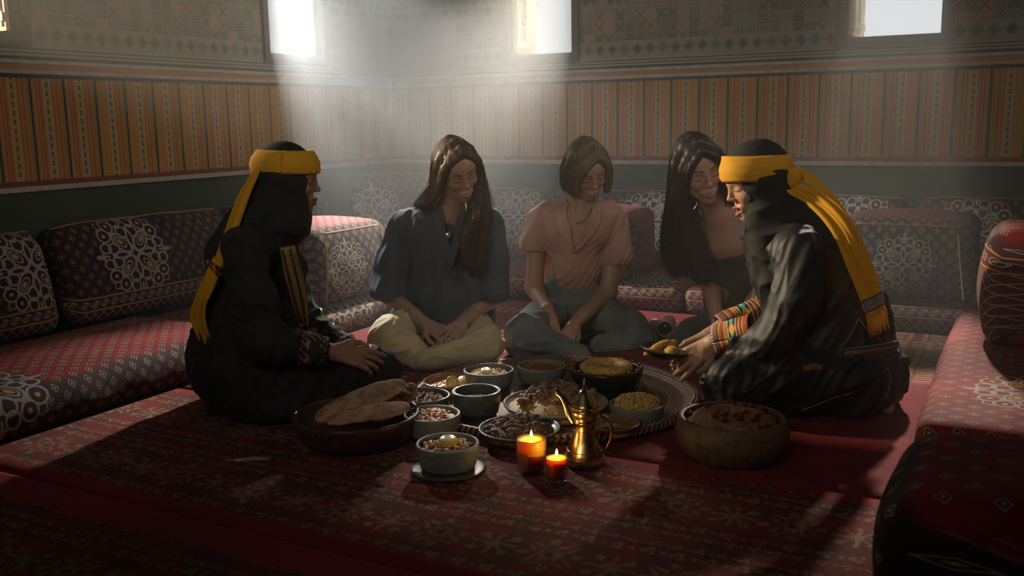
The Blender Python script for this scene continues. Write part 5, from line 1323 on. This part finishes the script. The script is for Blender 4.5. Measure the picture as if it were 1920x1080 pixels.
gi = [[tp(-.070, .035, -.03), A(1275, 420, 3.68), A(1285, 470, 3.72), A(1300, 515, 3.76)], [tp(-.055, .02, -.10), A(1290, 425, 3.70), A(1305, 480, 3.73), A(1318, 525, 3.77)], [tp(-.040, .0, -.10), A(1305, 430, 3.72), A(1322, 480, 3.74), A(1330, 515, 3.78)]]
hm = Vol(.005)
for g in gi:
    C_ = catmull(g, 10)
    for i in range(9): hm.cone(C_[i], C_[i+1], .020, .018, .02)
V, F = hm.mesh(1); a_, f_ = strands(gi, 1000, 9, jit=.009); attached('hair_lock', np.vstack([V, a_]), np.vstack([F, f_+len(V)]), HK, par, org, colr=np.vstack([np.full((len(V), 3), .05), SCOL]))
MB().tube([q-org for q in catmull([H.p(.062, .03, -.075), A(1306, 380, 3.60), A(1301, 392, 3.60), A(1304, 386, 3.60)], 20)], .0012, 5).build('earring', m_sil, par)

# ======== person 5: bending in profile at the right, black robe, yellow headband, holding a plate
par, org = person(1510, 760, 'woman at the right bending in black robes, yellow headband and striped cuffs, holding a plate')
H = Head(A(1417, 338, 3.02), (-.93, -.14, -.33), (-.33, .0, .94), 1.0, .3, .007)
SK5 = (.48, .28, .19); neck = A(1455, 415, 3.03)
v = Vol(.0026); H.build(v, neck); hv, hf = v.mesh(1); hc = H.paint(hv, SK5, teeth=False, lip=(.40, .10, .09))
b = Vol(.006); b.cone(H.p(0, -.022, -.05), neck, .046, .052, .02).cone(neck, A(1500, 500, 3.03), .085, .12, .04).cone(A(1500, 500, 3.03), A(1575, 670, 3.05), .12, .14, .04)
b.cone(A(1575, 690, 3.05), A(1400, 690, 3.02), .10, .06).chain([A(1500, 470, 2.88), A(1470, 610, 2.88), A(1345, 640, 2.98)], [.045, .040, .026]).chain([A(1455, 470, 3.17), A(1440, 580, 3.2), A(1345, 618, 3.14)], [.045, .04, .026])
b.cone(A(1600, 755, 3.0), A(1660, 762, 2.98), .03, .03)
bv, bf = b.mesh(1)
h1 = Vol(.0022); hand(h1, A(1338, 641, 2.98), A(1290, 672, 3.00)-A(1335, 641, 2.98), (-.15, -.92, .25), -1, (.15, .38, .35), 1.06, .55, .11, fore=A(1362, 634, 2.97))
h2 = Vol(.0022); hand(h2, A(1330, 628, 3.14), A(1285, 652, 3.16)-A(1330, 628, 3.14), (.1, .6, .7), 1, (.3, .3, .3), 1.0, .5, .08, fore=A(1352, 616, 3.14))
parts = [(hv, hf, hc), (bv, bf, np.tile(SK5, (len(bv), 1)))]
for q in (h1, h2): a_, f_ = q.mesh(1); parts.append((a_, f_, np.tile(SK5, (len(a_), 1))))
V, F, Cc = join(parts); attached('body', V, F, m_skin, par, org, colr=Cc)
d = Vol(.0055)
d.cone(A(1460, 450, 3.03), A(1500, 500, 3.03), .10, .145, .05).cone(A(1500, 490, 3.04), A(1560, 600, 3.05), .15, .165, .06).cone(A(1560, 600, 3.05), A(1590, 680, 3.05), .165, .165, .06)
d.cone(A(1500, 470, 2.90), A(1460, 480, 3.16), .07, .07, .05)
d.chain([A(1500, 475, 2.88), A(1492, 560, 2.85), A(1455, 632, 2.87)], [.066, .068, .070], .03).cone(A(1450, 640, 2.87), A(1388, 640, 2.94), .062, .048, .03)
d.chain([A(1455, 475, 3.18), A(1448, 560, 3.2), A(1432, 585, 3.2)], [.06, .058, .055], .03).cone(A(1430, 590, 3.2), A(1400, 600, 3.17), .052, .044, .03)
d.cone(A(1575, 690, 2.96), A(1375, 712, 2.90), .13, .078, .05).cone(A(1575, 690, 3.16), A(1375, 700, 3.14), .13, .078, .05).cone(A(1375, 715, 3.02), A(1350, 715, 3.05), .075, .055, .05)
d.cone(A(1620, 700, 3.0), A(1640, 700, 3.06), .10, .10, .05).cone(A(1420, 752, 2.94), A(1600, 745, 2.93), .040, .062, .05).cone(A(1620, 735, 3.0), A(1640, 738, 3.10), .06, .06, .05).cone(A(1350, 728, 3.0), A(1345, 728, 3.12), .04, .04, .04)
V, F = solid(d, 1, [dict(amp=0.0060, f=32, d=(.4, .1, 1), seed=71, mask=lambda V: np.clip((V[:, 2]-.2)/.1, 0, 1)), dict(amp=0.0112, f=40, d=(-.6, .2, -.5), seed=72, mask=lambda V: np.clip((.32-V[:, 2])/.1, 0, 1)), dict(amp=0.0033, f=85, d=(.5, .2, .8), seed=73)])
V[:, 2] = np.maximum(V[:, 2], .011); attached('robe', V, F, BLKS, par, org)
RB = V.copy()
def on_surface(S_, pts, lift=.003):
    d_ = S_-np.array([0, 0, CAMH]); w_ = d_@_F; sx = 960+FPX*(d_@_R2)/w_; sy = 540-FPX*(d_@_U2)/w_; out = []
    for x, y in pts:
        m_ = (sx-x)**2+(sy-y)**2 < 49
        if not m_.any(): continue
        i = np.argmin(np.where(m_, w_, 9)); q = S_[i]; e_ = np.array([0, 0, CAMH])-q; out.append(q+e_/np.linalg.norm(e_)*lift)
    return out
m_gc = plain('gold thread', (.40, .22, .06), .5, bump=.3); m_rc = plain('red and green thread', (.35, .05, .03), .6)
for P_, mm, nm in (([(1607, 592), (1598, 610), (1587, 628), (1576, 646)], m_gc, 'gold_seam'), ([(1607, 592), (1624, 608), (1644, 626), (1664, 644)], m_gc, 'gold_seam'), ([(1668, 690), (1674, 710), (1672, 735), (1662, 752)], m_gc, 'gold_seam'), ([(1500, 775), (1530, 764), (1565, 752), (1600, 742)], m_gc, 'gold_seam'), ([(1400, 740), (1412, 732), (1425, 722)], m_rc, 'red_seam')):
    Q = on_surface(RB, P_)
    if len(Q) > 2: MB().tube([q-org for q in lerp_path(Q, 24)], .0016, 5).build(nm, mm, par)
Q = on_surface(RB, [(1506, 683), (1518, 683), (1530, 684), (1541, 685)], .006)
if len(Q) > 2: ribbon('embroidered_patch', Q, [.018, .022, .022, .018], (0, -.1, 1), m_emb, par, org, n=20, m_=6, fold=.0)
fb = Vol(.003); fb.cone(A(1640, 757, 2.97), A(1664, 765, 2.96), .026, .020, .02)
for k in range(5): fb.cone(A(1664, 765-3*k, 2.96+.012*k), A(1670, 772-3*k, 2.95+.012*k), .010-.001*k, .0085-.001*k, .004)
V, F = fb.mesh(1); V[:, 2] = np.maximum(V[:, 2], .011); attached('foot', V, F, m_skin, par, org, colr=np.tile(SK5, (len(V), 1)))
def cuffmat():
    a, b_, _ = coords('UV'); c = (.015, .014, .013); k = xfl(a*22.); t = xmod(a*22., 1.); r = wn(k, 1.)
    st = mix(r > .25, (.62, .36, .02), (.35, .02, .025)); st = mix(r > .55, st, (.60, .10, .03)); st = mix(r > .75, st, (.05, .28, .20))
    c = mix(t > .38, c, st)
    zone = band(a, .46, .66); c = mix(zone, c, (.02, .018, .016)); z = xabs(xmod(b_*5., 1.)-.5); q = xabs(a-.56)
    c = mix(zone*((q*5.+z) < .45), c, (.70, .32, .02)); c = mix(zone*((q*5.+xabs(xmod(b_*5.+.5, 1.)-.5)) < .30), c, (.05, .42, .30))
    c = mix(band(a, .44, .46), c, (.55, .52, .48)); c = mix(band(a, .0, .05)*(xmod(b_*30., 1.) > .5), c, (.6, .58, .52)); c = mix(band(a, .66, .68), c, (.55, .52, .48))
    return {'col': c, 'bump': noise(60., 2., kind='UV')+t, 'dist': .002, 'str': .6}
m_cuff = material('striped embroidered cuff', cuffmat, .75)
cuff('embroidered_cuff', A(1341, 637, 2.975), A(1412, 622, 2.93), .044, .056, m_cuff, par, org)
cuff('embroidered_cuff', A(1345, 612, 3.14), A(1430, 582, 3.18), .036, .050, m_cuff, par, org)
s = Vol(.0045); jbox(s, H, .001)
H.c(s, (0, -.02, .0), (0, -.045, -.09), .090, .085, .03); H.c(s, (.038, .01, -.02), (.036, .012, -.115), .042, .045, .03); H.c(s, (-.038, .01, -.02), (-.036, .012, -.115), .042, .045, .03)
H.e(s, (0, .138, -.032), (.056, .092, .094), .010, True); H.c(s, (0, -.0, -.13), (0, .0, -.165), .058, .062, .03)
s.cone(A(1452, 425, 3.03), A(1490, 460, 3.03), .105, .15, .05).cone(A(1540, 430, 3.02), A(1570, 520, 3.0), .075, .06, .05).cone(A(1440, 470, 2.98), A(1450, 590, 2.94), .055, .030, .04)
s.cone(A(1500, 460, 2.92), A(1500, 520, 2.86), .06, .05, .04)
lr = lambda V: np.clip((H.p(0, 0, -.03)[2]-V[:, 2])/.08, 0, 1)
V, F = solid(s, 1, [dict(amp=0.0067, f=55, d=(-.9, 0, -.5), seed=81, mask=lr), dict(amp=.0010, f=90, d=(.9, 0, .3), seed=82)])
attached('headscarf', V, F, BLK, par, org)
headband(H, par, org, -.004, .074, .034)
kn = H.p(-.03, -.12, .04)
MB().ball(A(1488, 335, 2.96)-org, (.026, .022, .034), 12, 9).build('headband_knot', YEL, par)
def tailmat():
    a, b_, _ = coords('UV'); c = (.70, .34, .007); e = band(a, .86, .94)
    c = mix(e, c, mix(xmod(b_*26., 1.) > .5, (.45, .43, .40), (.03, .025, .02))); c = mix(band(a, .845, .86), c, (.10, .05, .02)); c = mix(band(a, .94, .955), c, (.12, .06, .02)); return {'col': c, 'bump': noise(300., 2.), 'dist': .001}
m_tail = material('yellow scarf with woven band', tailmat, .8)
o, P = ribbon('scarf_tail', [A(1486, 352, 2.94), A(1535, 378, 2.88), A(1578, 425, 2.83), A(1608, 490, 2.82), A(1630, 545, 2.82), A(1644, 590, 2.82)], [.05, .062, .066, .070, .068, .060], (.75, -.35, .5), m_tail, par, org, fold=.004, seed=3, m_=20)
fringe(P, YEL, par, org, .065, 26, 2)
o, P = ribbon('scarf_tail', [A(1488, 320, 2.99), A(1530, 345, 2.97), A(1580, 400, 2.95), A(1618, 470, 2.93), A(1640, 540, 2.92)], [.04, .034, .032, .030, .03], (.5, .6, .5), YEL, par, org, fold=.004, seed=5)
def sash():
    a, b_, _ = coords('UV'); k = xfl(b_*9.); r = wn(k, 4.); c = mix(r > .3, (.02, .018, .016), (.30, .28, .24)); c = mix(r > .6, c, (.20, .03, .02)); c = mix(r > .8, c, (.04, .10, .07)); c = mix(xmod(b_*9., 1.) < .4, c, (.015, .014, .013)); return c
ribbon('striped_sash', [A(1582, 668, 2.86), A(1620, 664, 2.845), A(1660, 658, 2.87), A(1682, 652, 2.93)], [.055, .058, .058, .05], (.05, -.2, 1), material('striped woven sash', sash, .8), par, org, fold=.001)

# plate of fried bread held in the hand
c = A(1243, 655, 3.03)
r = 48*c[1]/FPX
o = MB().lathe(bowl_prof(r, .035, .45, .004), 44).build('plate', m_black, loc=(c[0], c[1], c[2]-.03)); o.rotation_euler = (.0, .16, 0); tag(o, 'dark plate of fried bread held out over the tray by the bending woman', 'plate')
m_fry = cmix('golden fried dough', [(.66, .34, .05), (.74, .44, .10), (.56, .26, .03)], 60.)
for k, (x, y, z, ax, L, w, lb) in enumerate(((-.030, -.01, .012, .5, .085, .015, 'long golden fried bread stick on the held plate'), (.0, .02, .012, 1.1, .07, .017, 'fried bread piece at the back of the held plate'), (.022, -.022, .012, -.6, .05, .020, 'thick fried bread piece beside the fingers'), (-.005, .0, .028, .35, .075, .014, 'fried bread stick lying on top of the held plate'), (.03, .012, .026, .9, .055, .014, 'small fried bread piece near the wrist'))):
    bb = MB(); bb.ball((0, 0, 0), (L/2, w, w*.8), 16, 10, rotE(0, -.25, ax), .05)
    o = bb.build('fried_bread', m_fry, loc=(c[0]+x, c[1]+y, c[2]-.012+z)); tag(o, lb, 'bread')
o = MB().lathe([(0, 0), (.045, .002), (.052, .010), (.050, .012), (.040, .007), (0, .005)], 30).build('napkin', plain('white paper', (.6, .6, .58), .8), loc=(c[0]-.005, c[1]-.004, c[2]-.018)); o.rotation_euler = (0, .16, 0); tag(o, 'white paper napkin under the fried bread', 'napkin')
